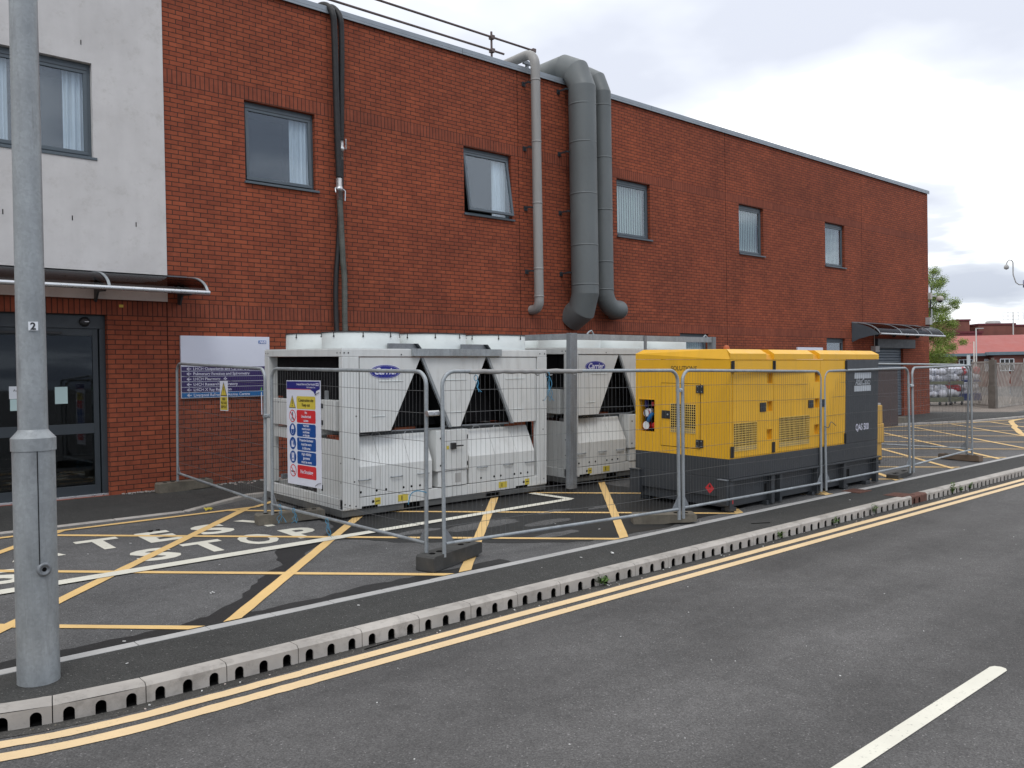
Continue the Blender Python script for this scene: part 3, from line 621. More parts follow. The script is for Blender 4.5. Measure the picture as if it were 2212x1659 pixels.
# roller shutter door
sh=MB(); z=0.02
while z<2.42:
    sh.prism([(0.10,z),(0.075,z+0.02),(0.075,z+0.075),(0.10,z+0.095)],24.02,26.08,SHUT,'x'); z+=0.095
sd_=sh.build('shutter_door',bb)
hb=MB(); hb.box(23.85,26.8,-0.14,0.02,2.44,2.76,GREYD); hb.build('shutter_housing',sd_,bevel=0.01)
bx=MB(); bx.box(23.62,23.92,-0.16,0,2.30,2.50,LGREY); bx.tube([(23.8,-0.04,2.5),(23.8,-0.04,3.2)],0.015,LGREY,6); tag(bx.build('junction_box'),'small beige box with conduit on the brick beside the shutter','junction box')
b=MB(); b.box(18.80,20.30,-0.05,0,2.0,2.42,SW); tag(b.build('wall_sign',bevel=0.003),'blank white sign panel on the brick just above the generator roof','sign')
# rendered block with entrance
rb=thing('rendered_building','white rendered upper wall over a brick base with the automatic entrance door','building')
rw=MB(); WW=(-2.42,-1.045,5.08,6.49); DW=(-4.1,-0.90,0.0,2.735)
wallgrid(rw,-14,0,2.975,11.0,[WW],[],-0.03,REND,0.14)
rw.poly([(-14,-0.03,2.975),(0,-0.03,2.975),(0,0.02,2.975),(-14,0.02,2.975)],REND); rw.poly([(0,-0.03,2.975),(0,0.0,2.975),(0,0.0,8.3),(0,-0.03,8.3)],REND); rw.poly([(0,-0.03,8.3),(0,8,8.3),(0,8,11),(0,-0.03,11)],REND)
for (X,Z) in ((-1.185,6.77),(-2.08,6.79),(-2.247,4.14),(-1.354,4.15),(-0.455,4.147),(-0.3,6.75)):
    if X<-0.4: rw.box(X-0.006,X+0.006,-0.034,0.0,Z-0.035,Z+0.035,HOLE)
rw.build('render_wall',rb)
rb2=MB(); wallgrid(rb2,-14,-0.012,-0.3,2.975,[DW],[(2.735,2.96,BRS)],0.0,BR,0.13); rb2.box(-0.012,0.0,0.004,0.02,-0.3,2.98,HOLE); rb2.build('brick_base',rb)
window(rb,WW,'curtain_both',0.06)
dr_=MB(); Y0=0.10
dr_.box(-4.1,-0.90,Y0,Y0+0.10,2.53,2.735,GREYD)        # header
dr_.box(-0.985,-0.90,Y0,Y0+0.10,0,2.53,GREYD); dr_.box(-4.1,-4.0,Y0,Y0+0.1,0,2.53,GREYD)
dr_.box(-4.1,-0.9,Y0-0.02,Y0+0.12,-0.02,0.03,ALU)
dw=dr_.build('entrance_door',rb,bevel=0.004)
for (a,c) in ((-2.62,-1.00),(-4.0,-2.66)):
    lf=MB(); y0=Y0+0.03
    lf.box(a,a+0.075,y0,y0+0.05,0.03,2.53,GREYD); lf.box(c-0.075,c,y0,y0+0.05,0.03,2.53,GREYD)
    for (z0,z1) in ((0.03,0.17),(0.95,1.10),(2.42,2.53)): lf.box(a+0.075,c-0.075,y0,y0+0.05,z0,z1,GREYD)
    lf.build('leaf_frame',dw,bevel=0.003)
    gl=MB(); gl.box(a+0.07,c-0.07,y0+0.02,y0+0.028,0.16,0.955,GLASSD); gl.box(a+0.07,c-0.07,y0+0.02,y0+0.028,1.095,2.425,GLASSD); gl.build('glass',dw)
sn=MB(); sn.lathe([(0.0,-0.0),(0.06,0.0),(0.05,0.045),(0.0,0.06)],(-1.17,Y0,2.64),BLKP,16,'y'); 
sn=MB(); sn.lathe([(0.075,0.0),(0.07,-0.04),(0.035,-0.06),(0,-0.062)],(-1.19,Y0,2.63),BLKP,16,'y'); sn.box(-1.20,-1.14,Y0-0.066,Y0-0.06,2.625,2.635,PAPERW); sn.build('motion_sensor',dw)
cl_=MB(); cl_.box(-2.3,-1.50,Y0-0.02,Y0+0.02,2.44,2.475,BLKP); cl_.build('door_closer',dw,bevel=0.005)
def notice(x0,x1,z0,z1,m,txt=None):
    q=MB(); q.box(x0,x1,Y0+0.043,Y0+0.047,z0,z1,m)
    if txt:
        for i,l in enumerate(txt): q.text(l,0.05,TXK,((x0+x1)/2,Y0+0.042,z1-0.075-0.05*i),(1,0,0),(0,0,1),'CENTER')
    q.build('notice',dw)
notice(-1.60,-1.43,1.41,1.66,PAPER); notice(-2.19,-1.76,1.50,1.68,PAPERW,['Automatic open','door']); notice(-2.18,-1.76,1.33,1.495,PAPER); notice(-2.60,-2.36,1.40,1.66,PAPER)
lob=MB(); 
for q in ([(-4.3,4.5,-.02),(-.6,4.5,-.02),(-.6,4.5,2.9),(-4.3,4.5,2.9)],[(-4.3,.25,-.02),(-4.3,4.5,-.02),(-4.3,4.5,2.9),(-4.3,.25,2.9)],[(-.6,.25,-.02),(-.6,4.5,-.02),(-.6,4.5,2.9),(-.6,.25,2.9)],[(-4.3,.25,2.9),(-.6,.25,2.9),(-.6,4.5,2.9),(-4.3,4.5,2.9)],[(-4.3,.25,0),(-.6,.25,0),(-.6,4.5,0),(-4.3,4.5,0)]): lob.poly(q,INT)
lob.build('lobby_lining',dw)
st=MB(); st.box(-0.72,-0.66,-0.006,0,2.86,2.90,SY); tag(st.build('fire_marker'),'tiny yellow square plate on the soldier bricks above the entrance','marker plate')
# canopies
def canopy(name,x0,x1,zw,zf,dep,ribs,label,endpanel=True):
    t=thing(name,label,'canopy',(0,0,0))
    n=14
    def cz(k): # k 0..1 from wall to front, quarter curve
        a=k*PI/2*0.92; return (-dep*math.sin(a)/math.sin(PI/2*0.92), zf+(zw-zf)*(math.cos(a)-math.cos(PI/2*0.92))/(1-math.cos(PI/2*0.92)))
    b=MB(); pr=[cz(i/n) for i in range(n+1)]
    for i in range(n):
        b.add([(x0,pr[i][0],pr[i][1]),(x1,pr[i][0],pr[i][1]),(x1,pr[i+1][0],pr[i+1][1]),(x0,pr[i+1][0],pr[i+1][1])],[(0,1,2,3)],POLY,True)
        b.add([(x0,pr[i][0],pr[i][1]-0.005),(x1,pr[i][0],pr[i][1]-0.005),(x1,pr[i+1][0],pr[i+1][1]-0.005),(x0,pr[i+1][0],pr[i+1][1]-0.005)],[(0,1,2,3)],POLY,True)
    b.build('canopy_sheet',t)
    f=MB(); f.tube([(x0-0.02,pr[-1][0]-0.02,pr[-1][1]),(x1+0.02,pr[-1][0]-0.02,pr[-1][1])],0.032,ALU,12); f.build('front_bar',t)
    w_=MB(); w_.box(x0,x1,-0.03,0,zw-0.02,zw+0.03,GREY); w_.build('wall_rail',t)
    for X in [x0,x1]+list(ribs):
        r=MB(); 
        for i in range(n):
            p,q=pr[i],pr[i+1]; r.add([(X-0.02,p[0],p[1]+0.012),(X+0.02,p[0],p[1]+0.012),(X+0.02,q[0],q[1]+0.012),(X-0.02,q[0],q[1]+0.012),(X-0.02,p[0],p[1]-0.02),(X+0.02,p[0],p[1]-0.02),(X+0.02,q[0],q[1]-0.02),(X-0.02,q[0],q[1]-0.02)],[(0,1,2,3),(4,7,6,5),(0,3,7,4),(1,5,6,2)],GALV)
        r.build('rib',t)
    for X in [x0+0.14 if endpanel else x0+0.05,x1-0.14]+[q+0.03 for q in ribs[::1]]:
        k=MB(); k.prism([(-0.01,zw-0.42),(-0.01,zw-0.05),(-dep*0.72,zf+0.03),(-dep*0.62,zf-0.02),(-dep*0.25,zw-0.30),(-0.09,zw-0.44)],X-0.012,X+0.012,GREYD,'x'); k.build('bracket',t)
    return t
canopy('entrance_canopy',-3.6,0.31,3.36,3.06,0.88,(-1.1,),'curved smoked canopy over the entrance door, left end of the building')
c2=canopy('shutter_canopy',22.3,27.3,3.27,2.86,0.95,(23.9,25.2,26.3),'curved grey canopy over the roller shutter at the far end of the brick wall')
ep=MB(); ep.prism([(-0.01,2.62),(-0.01,3.27),(-0.35,3.19),(-0.62,3.08),(-0.84,2.93),(-0.93,2.84),(-0.6,2.80),(-0.25,2.72)],22.27,22.30,GREY,'x'); ep.build('end_panel',c2)
# direction sign
ds=thing('direction_sign','white wall sign with purple direction strips left of the chillers','sign')
b=MB(); b.box(0.183,1.69,-0.04,0,1.435,2.443,SW); b.build('board',ds,bevel=0.003)
zs=[1.945,1.87,1.785,1.70,1.612,1.525,1.440]
rows=['LHCH Outpatients and Cardiac Diagnostics','Pulmonary Function and Spirometry','LHCH Pharmacy','LHCH Research Laboratory','LHCH X Ray Reception','Liverpool Refractory Angina Centre']
for i,r_ in enumerate(rows):
    q=MB(); q.box(0.186,1.687,-0.044,-0.041,zs[i+1]+0.008,zs[i]-0.002,SBLU if i==5 else SPUR)
    zc=(zs[i]+zs[i+1])/2
    q.text(r_,0.066,TXW,(0.372,-0.0455,zc-0.020),(1,0,0),(0,0,1),'LEFT',0,0.0012,0.98)
    ax=0.27; q.box(ax,ax+0.07,-0.0458,-0.045,zc-0.006,zc+0.006,TXW)
    q.add([(ax-0.005,-0.0456,zc),(ax+0.03,-0.0456,zc-0.028),(ax+0.045,-0.0456,zc-0.028),(ax+0.015,-0.0456,zc)],[(0,1,2,3)],TXW); q.add([(ax-0.005,-0.0457,zc),(ax+0.015,-0.0457,zc),(ax+0.045,-0.0457,zc+0.028),(ax+0.03,-0.0457,zc+0.028)],[(0,1,2,3)],TXW)
    if i==2:
        cx_=0.90
        for k in range(4):
            a=k*PI/2; q.box(-0.008,0.008,-0.0459,-0.045,0.008,0.030,TXW,Matrix.Translation((cx_,0,zc))@Matrix.Rotation(a,4,'Y'))
    q.build('direction_strip',ds)
q=MB(); q.box(1.492,1.63,-0.044,-0.041,2.328,2.382,SNHS); q.text('NHS',0.058,TXW,(1.561,-0.0455,2.335),(1,0,0),(0,0,1),'CENTER',0.25,0.003,0.98); q.build('logo_plate',ds)
# ------------------------------------------------------------------ pipes and ducts on the wall
def arc(c,r,a0,a1,u,v,n=8):
    c=Vector(c);u=Vector(u);v=Vector(v); return [c+(u*math.cos(a0+(a1-a0)*i/n)+v*math.sin(a0+(a1-a0)*i/n))*r for i in range(n+1)]
def ductbuild(name,label,X,Y,r,path,mat,joints,brz,segs,n=28,gap=0.0,cat='duct'):
    t=thing(name,label,cat)
    b=MB(); b.tube(path,r,mat,n,True,n<40,n>=40); b.build('duct_run',t)
    for z in joints: j=MB(); j.lathe([(r,z-0.018),(r+0.006,z-0.016),(r+0.006,z+0.016),(r,z+0.018)],(X,Y,0),mat,n); j.build('joint_band',t)
    for z in brz:
        k=MB(); k.box(X-r-0.07,X-r+0.02,-0.02,0,z-0.05,z+0.05,GREYD); k.box(X-r-0.05,X-r-0.03,Y*0.6,-0.02,z-0.01,z+0.025,GREYD); k.box(X-r-0.05,X-r+0.05,Y*0.6-0.02,Y*0.6+0.0,z-0.01,z+0.025,GREYD); k.build('bracket',t)
    return t
def segd(pts): return [Vector(p) for p in pts]
# big duct with mitred bends
X,Y=9.10,-0.43
path=segd([(X,2.6,8.72),(X,0.55,8.72),(X,0.10,8.72),(X,-0.26,8.53),(X,-0.43,8.16),(X,-0.43,3.52),(X,-0.31,3.18),(X,0.03,2.99)])
ductbuild('large_duct','widest dark grey round duct, middle of three rising over the parapet',X,Y,0.308,path,DUCT,[7.75,6.9,5.75,4.6,3.72],[8.1,6.7,5.37,3.99],0,72)
X3,Y3=9.84,-0.34
path=segd([(X3,2.6,8.70),(X3,0.4,8.70),(X3,0.08,8.70),(X3,-0.20,8.53),(X3,-0.34,8.22),(X3,-0.34,3.62)]+arc((X3+0.40,Y3,3.62),0.40,PI,1.5*PI,(1,0,0),(0,0,1),8)[1:]+[Vector((X3+0.48,Y3,3.22)),Vector((X3+0.58,Y3+0.08,3.22)),Vector((X3+0.63,Y3+0.25,3.22)),Vector((X3+0.64,0.03,3.22))])
ductbuild('grey_duct','dark grey duct right of the widest one, its foot curling right',X3,Y3,0.215,path,DUCT,[7.9,6.7,5.5,4.3,3.66],[],0,64)
X1,Y1=7.84,-0.25
path=segd([(X1,2.4,8.72),(X1,0.10,8.72)]+arc((X1,0.05,8.42),0.30,0.5*PI,PI,(0,1,0),(0,0,1),8)+[(X1,-0.25,8.2),(X1,-0.25,3.32)]+arc((X1,-0.07,3.32),0.18,PI,1.5*PI,(0,1,0),(0,0,1),7)[1:]+[Vector((X1,0.03,3.14))])
ductbuild('vent_pipe','pale grey narrow vent pipe with collars, left of the thick ducts',X1,Y1,0.104,path,DUCTL,[8.1,6.77,5.44,4.02,3.42],[8.05,6.65,5.35,3.97],0,20,cat='pipe')
# hoses
def hose(name,label,parts):
    t=thing(name,label,'hose')
    for nm,pts,r,m in parts:
        b=MB(); b.tube(pts,r,m,12); b.build(nm,t)
    return t
def spl(pts,k=6):
    out=[]; P=[Vector(p) for p in pts]
    for i in range(len(P)-1):
        p0=P[max(i-1,0)];p1=P[i];p2=P[i+1];p3=P[min(i+2,len(P)-1)]
        for j in range(k):
            t=j/k; out.append(0.5*((2*p1)+(-p0+p2)*t+(2*p0-5*p1+4*p2-p3)*t*t+(-p0+3*p1-3*p2+p3)*t**3))
    out.append(P[-1]); return out
def coupling(t,x,y,z,r,flip=1):
    c=MB(); c.lathe([(r*0.9,z-0.19),(r*1.05,z-0.19),(r*1.05,z-0.03),(r*1.35,z-0.03),(r*1.35,z+0.05),(r*1.1,z+0.05),(r*1.1,z+0.2),(r*0.9,z+0.2)],(x,y,0),ALU,16)
    c.tube([(x+r*1.3,y,z+0.02),(x+r*2.2,y-0.02,z-0.02*flip),(x+r*1.9,y-0.03,z-0.2*flip)],0.012,ALU,6); c.tube([(x-r*1.3,y,z+0.02),(x-r*1.9,y-0.02,z+0.01),(x-r*1.8,y-0.03,z-0.07)],0.012,ALU,6); c.build('camlock_coupling',t)
t=hose('flexible_hose','black hose over the roof edge joined to a ribbed grey hose below',[('rubber_hose',spl([(2.9,1.2,8.55),(2.91,0.5,8.52),(2.94,0.1,8.50),(2.98,-0.12,8.30),(3.01,-0.13,7.9),(3.03,-0.12,6.6),(3.05,-0.13,5.35)]),0.058,HOSEB)])
rg=MB(); pth=spl([(3.05,-0.13,5.0),(3.08,-0.12,4.5),(3.10,-0.12,3.9),(3.12,-0.13,3.5),(3.11,-0.14,2.5),(3.10,-0.3,1.6)],12); rg.tube(pth,0.050,HOSEG,12)
for i in range(1,len(pth)-1):
    for k in range(2):
        p=pth[i].lerp(pth[i+1],k/2); rg.lathe([(0.050,-0.006),(0.0535,-0.003),(0.0535,0.003),(0.050,0.006)],(p.x,p.y,p.z),HOSEG,10)
rg.build('ribbed_hose',t); coupling(t,3.05,-0.13,5.13,0.05)
t=hose('flexible_hose','second black hose just right, coupled higher and passing behind',[('rubber_hose',spl([(3.06,1.2,8.56),(3.06,0.5,8.53),(3.08,0.1,8.5),(3.14,-0.10,8.28),(3.165,-0.11,7.9),(3.155,-0.09,6.9),(3.14,-0.07,6.05)]),0.054,HOSEB),('lower_hose',spl([(3.14,-0.06,5.7),(3.12,-0.055,5.0),(3.06,-0.05,4.2),(2.98,-0.06,3.4),(2.95,-0.12,2.5),(2.93,-0.3,1.6)]),0.046,HOSEB)]); coupling(t,3.14,-0.06,5.88,0.045,-1)
# scaffold guard rail on the roof
sc=thing('scaffold_rail','rusty scaffold tube guard rail behind the roof edge','guard rail')
b=MB(); b.tube([(-6,0.5,9.12),(8.55,0.5,9.12)],0.024,SCAF,8); b.build('top_rail',sc)
b=MB(); b.tube([(-6,0.5,8.83),(7.6,0.5,8.83)],0.024,SCAF,8); b.build('lower_rail',sc)
for X in (-2.0,1.2,4.3,7.27,8.5):
    b=MB(); b.tube([(X,0.53,8.3),(X,0.53,9.25 if X<8 else 9.16)],0.024,SCAF,8)
    for z in (8.83,9.12): b.box(X-0.045,X+0.045,0.46,0.57,z-0.04,z+0.04,SCAF)
    if X in (7.27,8.5): b.build('post',sc)
b=MB(); b.box(8.10,8.16,0.3,0.36,8.3,8.75,GALVD); b.box(8.0,8.26,0.28,0.34,8.66,8.72,GALVD); b.build('pipe_support',sc)
# CCTV on corner
cc=thing('wall_camera','beige dome security camera on a bracket at the far brick corner','camera')
b=MB(); b.tube([(28.3,0.05,4.45),(28.75,-0.1,4.45)],0.03,LGREY,8); b.box(28.24,28.40,-0.10,0.0,4.32,4.56,DOME); b.build('bracket',cc)
b=MB(); b.lathe([(0.0,0.20),(0.12,0.18),(0.18,0.08),(0.18,-0.04),(0.14,-0.06)],(0,0,0),DOME,16); b.build('housing',cc,xf=Matrix.Translation((28.85,-0.2,4.32))@Matrix.Scale(0.72,4))
b=MB(); b.lathe([(0.12,-0.05),(0.10,-0.13),(0.0,-0.17)],(0,0,0),BLKP,14); b.build('lens_dome',cc,xf=Matrix.Translation((28.85,-0.2,4.32))@Matrix.Scale(0.72,4))
b=MB(); b.box(28.0,28.22,-0.16,0,3.35,3.62,LGREY); b.tube([(28.2,-0.05,3.3),(28.35,-0.06,3.7),(28.33,-0.06,4.3)],0.02,BLKP,6); b.tube([(28.45,-0.05,3.5),(28.45,-0.05,3.95)],0.02,PAPERW,6); b.build('camera_wiring_box',cc)
# ------------------------------------------------------------------ chillers
def make_chiller(label,loc):
    t=thing('chiller_unit',label,'chiller',loc,(TILT,0,0)); W,D=3.6,2.25
    sk=MB()
    for y0,y1 in ((0.02,0.12),(D-0.12,D-0.02)):
        # beam with fork pockets, their inner shade a near-black block
        xs_=[0.0,0.95,1.22,2.39,2.66,3.6]
        for i in range(0,6,2): sk.box(xs_[i],xs_[i+1],y0,y1,-0.0,0.086,SKID)
        for i in (1,3): sk.box(xs_[i],xs_[i+1],y0,y1,0.0,0.010,SKID); sk.box(xs_[i],xs_[i+1],y0+0.03,y1,0.010,0.086,HOLE)
    sk.box(0,0.08,0.12,D-0.12,0.0,0.086,SKID); sk.box(W-0.08,W,0.12,D-0.12,0.0,0.086,SKID)
    for i in range(1,6): sk.box(i*0.6-0.03,i*0.6+0.03,0.12,D-0.12,0.02,0.08,SKID)
    sk.build('skid',t,bevel=0.003)
    fr=MB()
    fr.box(0.0,W,0.0,0.07,0.088,0.235,WCH); fr.box(0,W,D-0.07,D,0.088,0.235,WCH); fr.box(0,0.06,0.07,D-0.07,0.088,0.235,WCH); fr.box(W-0.06,W,0.07,D-0.07,0.088,0.235,WCH)
    fr.box(0.0,0.245,-0.004,0.085,0.10,2.07,WCH); fr.box(W-0.20,W,-0.004,0.085,0.10,2.07,WCH); fr.box(0,0.15,D-0.14,D+0.004,0.235,2.07,WCH); fr.box(W-0.15,W,D-0.14,D+0.004,0.235,2.07,WCH)
    fr.box(0.0,W,0.0,0.06,2.072,2.17,WCH); fr.box(0,W,D-0.06,D,2.072,2.17,WCH); fr.box(0,0.06,0.06,D-0.06,2.072,2.17,WCH); fr.box(W-0.06,W,0.06,D-0.06,2.072,2.17,WCH)
    fr.build('frame',t,bevel=0.006)
    bo=MB()
    for x,z in ((0.03,2.12),(0.09,2.12),(0.03,0.17),(0.10,0.15),(0.19,0.13),(0.17,0.75),(0.17,0.45),(W-0.15,2.12),(W-0.05,2.12),(W-0.08,1.4),(W-0.08,0.95),(W-0.06,0.18),(0.2,1.3),(0.9,2.1),(1.9,2.1),(2.6,2.1)): bo.disc((x,-0.006,z),0.011,BLKP,'y',8)
    for y,z in ((0.04,2.12),(0.12,2.12),(D-0.05,2.12),(D-0.12,2.12),(0.04,0.7),(0.04,0.45)): bo.disc((-0.003,y,z),0.011,BLKP,'x',8)
    bo.build('bolts',t)
    tp_=MB(); tp_.box(0.01,W-0.01,0.01,D-0.01,2.171,2.178,WCH); tp_.build('deck',t)
    # coils and V panels
    ck=MB()
    for (a,bx_,c) in ((0.27,0.75,1.25),(1.235,1.83,2.42),(2.41,2.95,3.45)):
        ck.prism([(a+0.02,2.065),(c-0.02,2.065),(bx_+0.10,1.10),(bx_-0.10,1.10)],0.10,D-0.10,BLK,'y')
    ck.box(0.12,W-0.12,0.35,D-0.35,1.10,2.06,BLK); ck.box(0.13,0.14,0.10,D-0.15,1.5,2.07,BLK)  # black block inside the coils puts the dark interior's shade into colour
    ck.build('coil_and_dark_core',t)
    for i,pl in enumerate([[(0.265,2.062),(1.228,2.062),(0.74,1.082),(0.270,1.082)],[(1.278,2.062),(2.385,2.062),(1.918,1.080),(1.760,1.080)],[(2.452,2.062),(3.385,2.062),(3.385,1.085),(2.925,1.085)]]):
        p=MB(); p.prism(pl[::-1],0.012,0.040,WCH,'y')
        cxp=(pl[0][0]+pl[1][0])/2 if i!=2 else 2.95
        p.box(cxp-0.19,cxp+0.19,0.004,0.012,1.74,1.752,WFAN); cx2=(0.55 if i==0 else (1.84 if i==1 else 3.02)); p.box(cx2-0.1,cx2+0.1,0.004,0.012,1.28,1.292,WFAN)
        o=p.build('coil_panel',t,bevel=0.003)
        if i: 
            a=pl[0][0]; c=pl[3][0]; s_=MB(); s_.prism([(a-0.050,2.062),(a-0.008,2.062),(c-0.008,1.075),(c-0.050,1.075)][::-1],0.0,0.035,GALV,'y'); s_.build('edge_strip',t)
    lg=MB(); lg.disc((0.655,0.0075,1.872),0.247,TXW,'y',40,0.097); lg.disc((0.655,0.0055,1.872),0.238,LOGO,'y',40,0.089)
    lg.disc((0.655,0.0045,1.872),0.222,TXW,'y',40,0.080); lg.disc((0.655,0.0035,1.872),0.218,LOGO,'y',40,0.077); lg.text('Carrier',0.125,TXW,(0.655,0.0025,1.838),(1,0,0),(0,0,1),'CENTER',0.35,0.003,0.98); lg.build('badge',t)
    # compressor covers
    for (a,c,seams) in ((0.250,1.41,(0.569,1.03)),(2.055,3.345,(2.55,2.98))):
        cvr=MB(); xs2=[a]+list(seams)+[c]
        for i in range(len(xs2)-1):
            u,v=xs2[i]+0.0025,xs2[i+1]-0.0025
            cvr.prism([(0.0,0.245),(0.0,0.633),(0.19,1.012),(0.45,1.02),(0.45,0.245)],u,v,WCH,'x')
        cvr.box(a+0.01,c-0.01,0.02,0.4,0.25,0.62,BLKP)
        cv_=cvr.build('compressor_cover',t,bevel=0.003)
        for hx in ((0.316,0.814,1.25) if a<1 else (2.30,2.80,3.235)):
            hd=MB(); hd.tube([(hx-0.085,0.0,0.465),(hx-0.085,-0.03,0.465),(hx+0.085,-0.03,0.465),(hx+0.085,0,0.465)],0.009,GALV,6); hd.build('handle',cv_)
        for hx in ((0.62,1.15) if a<1 else (2.35,2.75)): hd=MB(); hd.tube([(hx-0.07,0.20,1.01),(hx-0.05,0.20,1.05),(hx+0.05,0.20,1.05),(hx+0.07,0.20,1.01)],0.009,GALV,6); hd.build('handle',cv_)
        hl=MB()
        for hx in ((0.265,0.506,0.652,0.93,1.06,1.20) if a<1 else (2.28,2.53,2.66,2.93,3.06,3.20)): hl.disc((hx,-0.002,0.305),0.017,HOLE,'y',10)
        hl.build('vent_hole',cv_)
    eb=MB(); eb.box(1.46,2.02,-0.03,0.35,0.47,1.04,WCH); eb.box(1.50,2.01,-0.012,0.35,0.245,0.462,WCH); ebo=eb.build('electrical_box',t,bevel=0.005)
    sw=MB(); sw.box(1.70,1.78,-0.075,-0.03,0.77,0.86,BLKP); sw.box(1.76,1.90,-0.085,-0.07,0.805,0.825,BLKP); sw.build('isolator_switch',ebo,bevel=0.006)
    lb=MB(); lb.box(1.635,1.675,-0.034,-0.031,0.77,0.82,SY); lb.box(1.80,1.90,-0.016,-0.0125,0.29,0.42,LGREY)
    for z in (0.55,0.93): lb.disc((1.53,-0.034,z),0.014,HOLE,'y',10); lb.box(2.0,2.015,-0.036,-0.03,z-0.03,z+0.03,BLKP)
    lb.build('warning_label',ebo)
    for x,z,l in ((0.52,0.165,'-'),(0.92,0.165,'|'),(2.70,0.165,'|'),(3.19,0.165,'-')):
        yl=MB(); yl.box(x-0.045 if l=='-' else x-0.08,x+0.045 if l=='-' else x+0.08,-0.004,-0.001,z-0.045,z+0.045,SY)
        q=x-0.02
        yl.box(q-0.006,q+0.006,-0.006,-0.0045,z-0.03,z+0.03,TXK) if l=='|' else yl.box(x-0.03,x+0.03,-0.006,-0.0045,z-0.006,z+0.006,TXK)
        yl.build('rail_label',t)
    for x in (0.45,3.12): yl=MB(); yl.disc((x,-0.002,0.165),0.02,HOLE,'y',10); yl.build('rail_hole',t)
    for x in (0.40,3.08): yl=MB(); yl.box(x-0.12,x+0.12,-0.003,-0.0005,0.088,0.118,HOLE); yl.build('lifting_slot',t)
    # open end: cabinets
    ca=MB(); ca.box(0.02,0.55,1.55,2.02,1.10,1.47,WCH); ca.box(0.02,0.5,0.62,1.53,1.02,1.49,WCH); ca.box(0.0,0.42,0.18,0.60,1.105,1.50,WCH); ca.box(0.05,0.5,1.3,2.05,0.91,1.06,WCH); ca.box(0.06,0.09,0.5,0.57,1.5,1.62,GALV)
    cab=ca.build('control_cabinet',t,bevel=0.006)
    hg=MB()
    for z in (1.2,1.42): hg.box(-0.012,0.0,0.50,0.55,z-0.03,z+0.03,BLKP)
    hg.disc((0.018,1.85,1.42),0.012,BLKP,'x',8); hg.build('hinge',cab)
    lp=MB(); lp.box(0.03,0.06,0.10,0.63,0.24,0.985,WCH); lp.box(0.027,0.03,0.57,0.61,0.28,0.36,HOLE); lp.box(0.02,0.06,0.63,0.72,0.24,0.98,WCH); lp.build('end_panel',t,bevel=0.003)
    inn=MB(); inn.lathe([(0,0.3),(0.16,0.32),(0.17,0.6),(0.16,0.86),(0,0.88)],(0.62,1.75,0),GREYD,16); inn.tube([(0.5,2.0,0.24),(0.5,2.0,1.0)],0.05,GREYD,10); inn.tube([(0.1,1.45,0.25),(0.12,1.25,0.5)],0.02,GALV,6); inn.box(0.1,3.4,1.0,1.12,0.25,0.4,SKID); inn.box(0.1,3.4,1.9,1.96,0.3,0.36,GALVD); inn.box(1.2,3.4,0.5,2.1,0.24,1.0,GREYD); inn.box(0.3,2.9,0.20,0.9,1.0,1.05,GREYD); inn.box(2.95,3.38,0.25,0.6,1.0,1.07,ORNG); inn.box(1.05,1.4,0.4,0.6,1.05,1.08,ORNG); inn.tube([(0.8,0.1,1.07),(1.6,0.1,1.06),(1.9,0.12,1.12)],0.012,GALVD,6); inn.tube([(2.0,0.1,1.08),(2.9,0.1,1.07)],0.014,GALVD,6); inn.build('internal_pipework',t)
    # fans
    for fx in (0.64,1.81,2.98):
        for fy in (0.60,1.66):
            f=MB(); f.lathe([(0.53,2.178),(0.525,2.39),(0.50,2.395),(0.50,2.20)],(fx,fy,0),WFAN,40); 
            fo=f.build('fan_ring',t)
            gr=MB(); gr.lathe([(0.532,2.395),(0.532,2.407),(0.50,2.407)],(fx,fy,0),BLKP,40)
            for k in range(8):
                a=k*PI/4+0.3; x_,y_=fx+0.531*math.cos(a),fy+0.531*math.sin(a); gr.tube([(x_,y_,2.40),(x_,y_,2.345)],0.006,BLKP,5); gr.tube([(x_,y_,2.352),(x_,y_,2.335)],0.011,BLKP,6)
            for rr in (0.12,0.22,0.32,0.42): gr.lathe([(rr,2.402),(rr+0.008,2.402),(rr+0.008,2.396),(rr,2.396)],(fx,fy,0),BLKP,24)
            for k in range(8):
                a=k*PI/4+0.3; gr.tube([(fx,fy,2.40),(fx+0.5*math.cos(a),fy+0.5*math.sin(a),2.40)],0.004,BLKP,4)
            gr.build('fan_guard',fo)
            bl=MB()
            for k in range(5):
                a=k*2*PI/5; m_=Matrix.Translation((fx,fy,2.28))@Matrix.Rotation(a,4,'Z')@Matrix.Rotation(R(28),4,'X'); bl.box(0.08,0.46,-0.09,0.09,-0.006,0.006,BLKP,m_)
            bl.lathe([(0,2.35),(0.11,2.34),(0.11,2.2)],(fx,fy,0),BLKP,16); bl.build('fan_blade',fo)
    return t
A1=(0.74,-4.08,gz(-4.08)+0.03)
ch1=make_chiller('off white packaged chiller nearest the camera, with a galvanised bar across its top',A1)
ch2=copy_tree(ch1); ch2.location=(4.80,-4.08,gz(-4.08)+0.075); ch2['label']='second off white chiller, between the galvanised post and the yellow generator'
ch1['group']=ch2['group']='chillers behind the site fence'
b=MB(); b.box(1.064,2.634,-0.06,-0.006,2.082,2.176,GALV); b.box(1.064,2.634,-0.06,0.05,2.176,2.182,GALV); b.build('galvanised_bar',ch1,bevel=0.002)
for x0 in (0.72,1.95):
    b=MB(); b.prism([(x0,2.18),(x0+0.47,2.18),(x0+0.43,2.25),(x0,2.25)],0.02,0.06,GALVD,'y'); b.prism([(x0+0.40,2.25),(x0+0.43,2.25),(x0+0.55,2.12),(x0+0.52,2.12)],-0.04,0.07,GREYD,'y'); b.build('lifting_bracket',ch1)
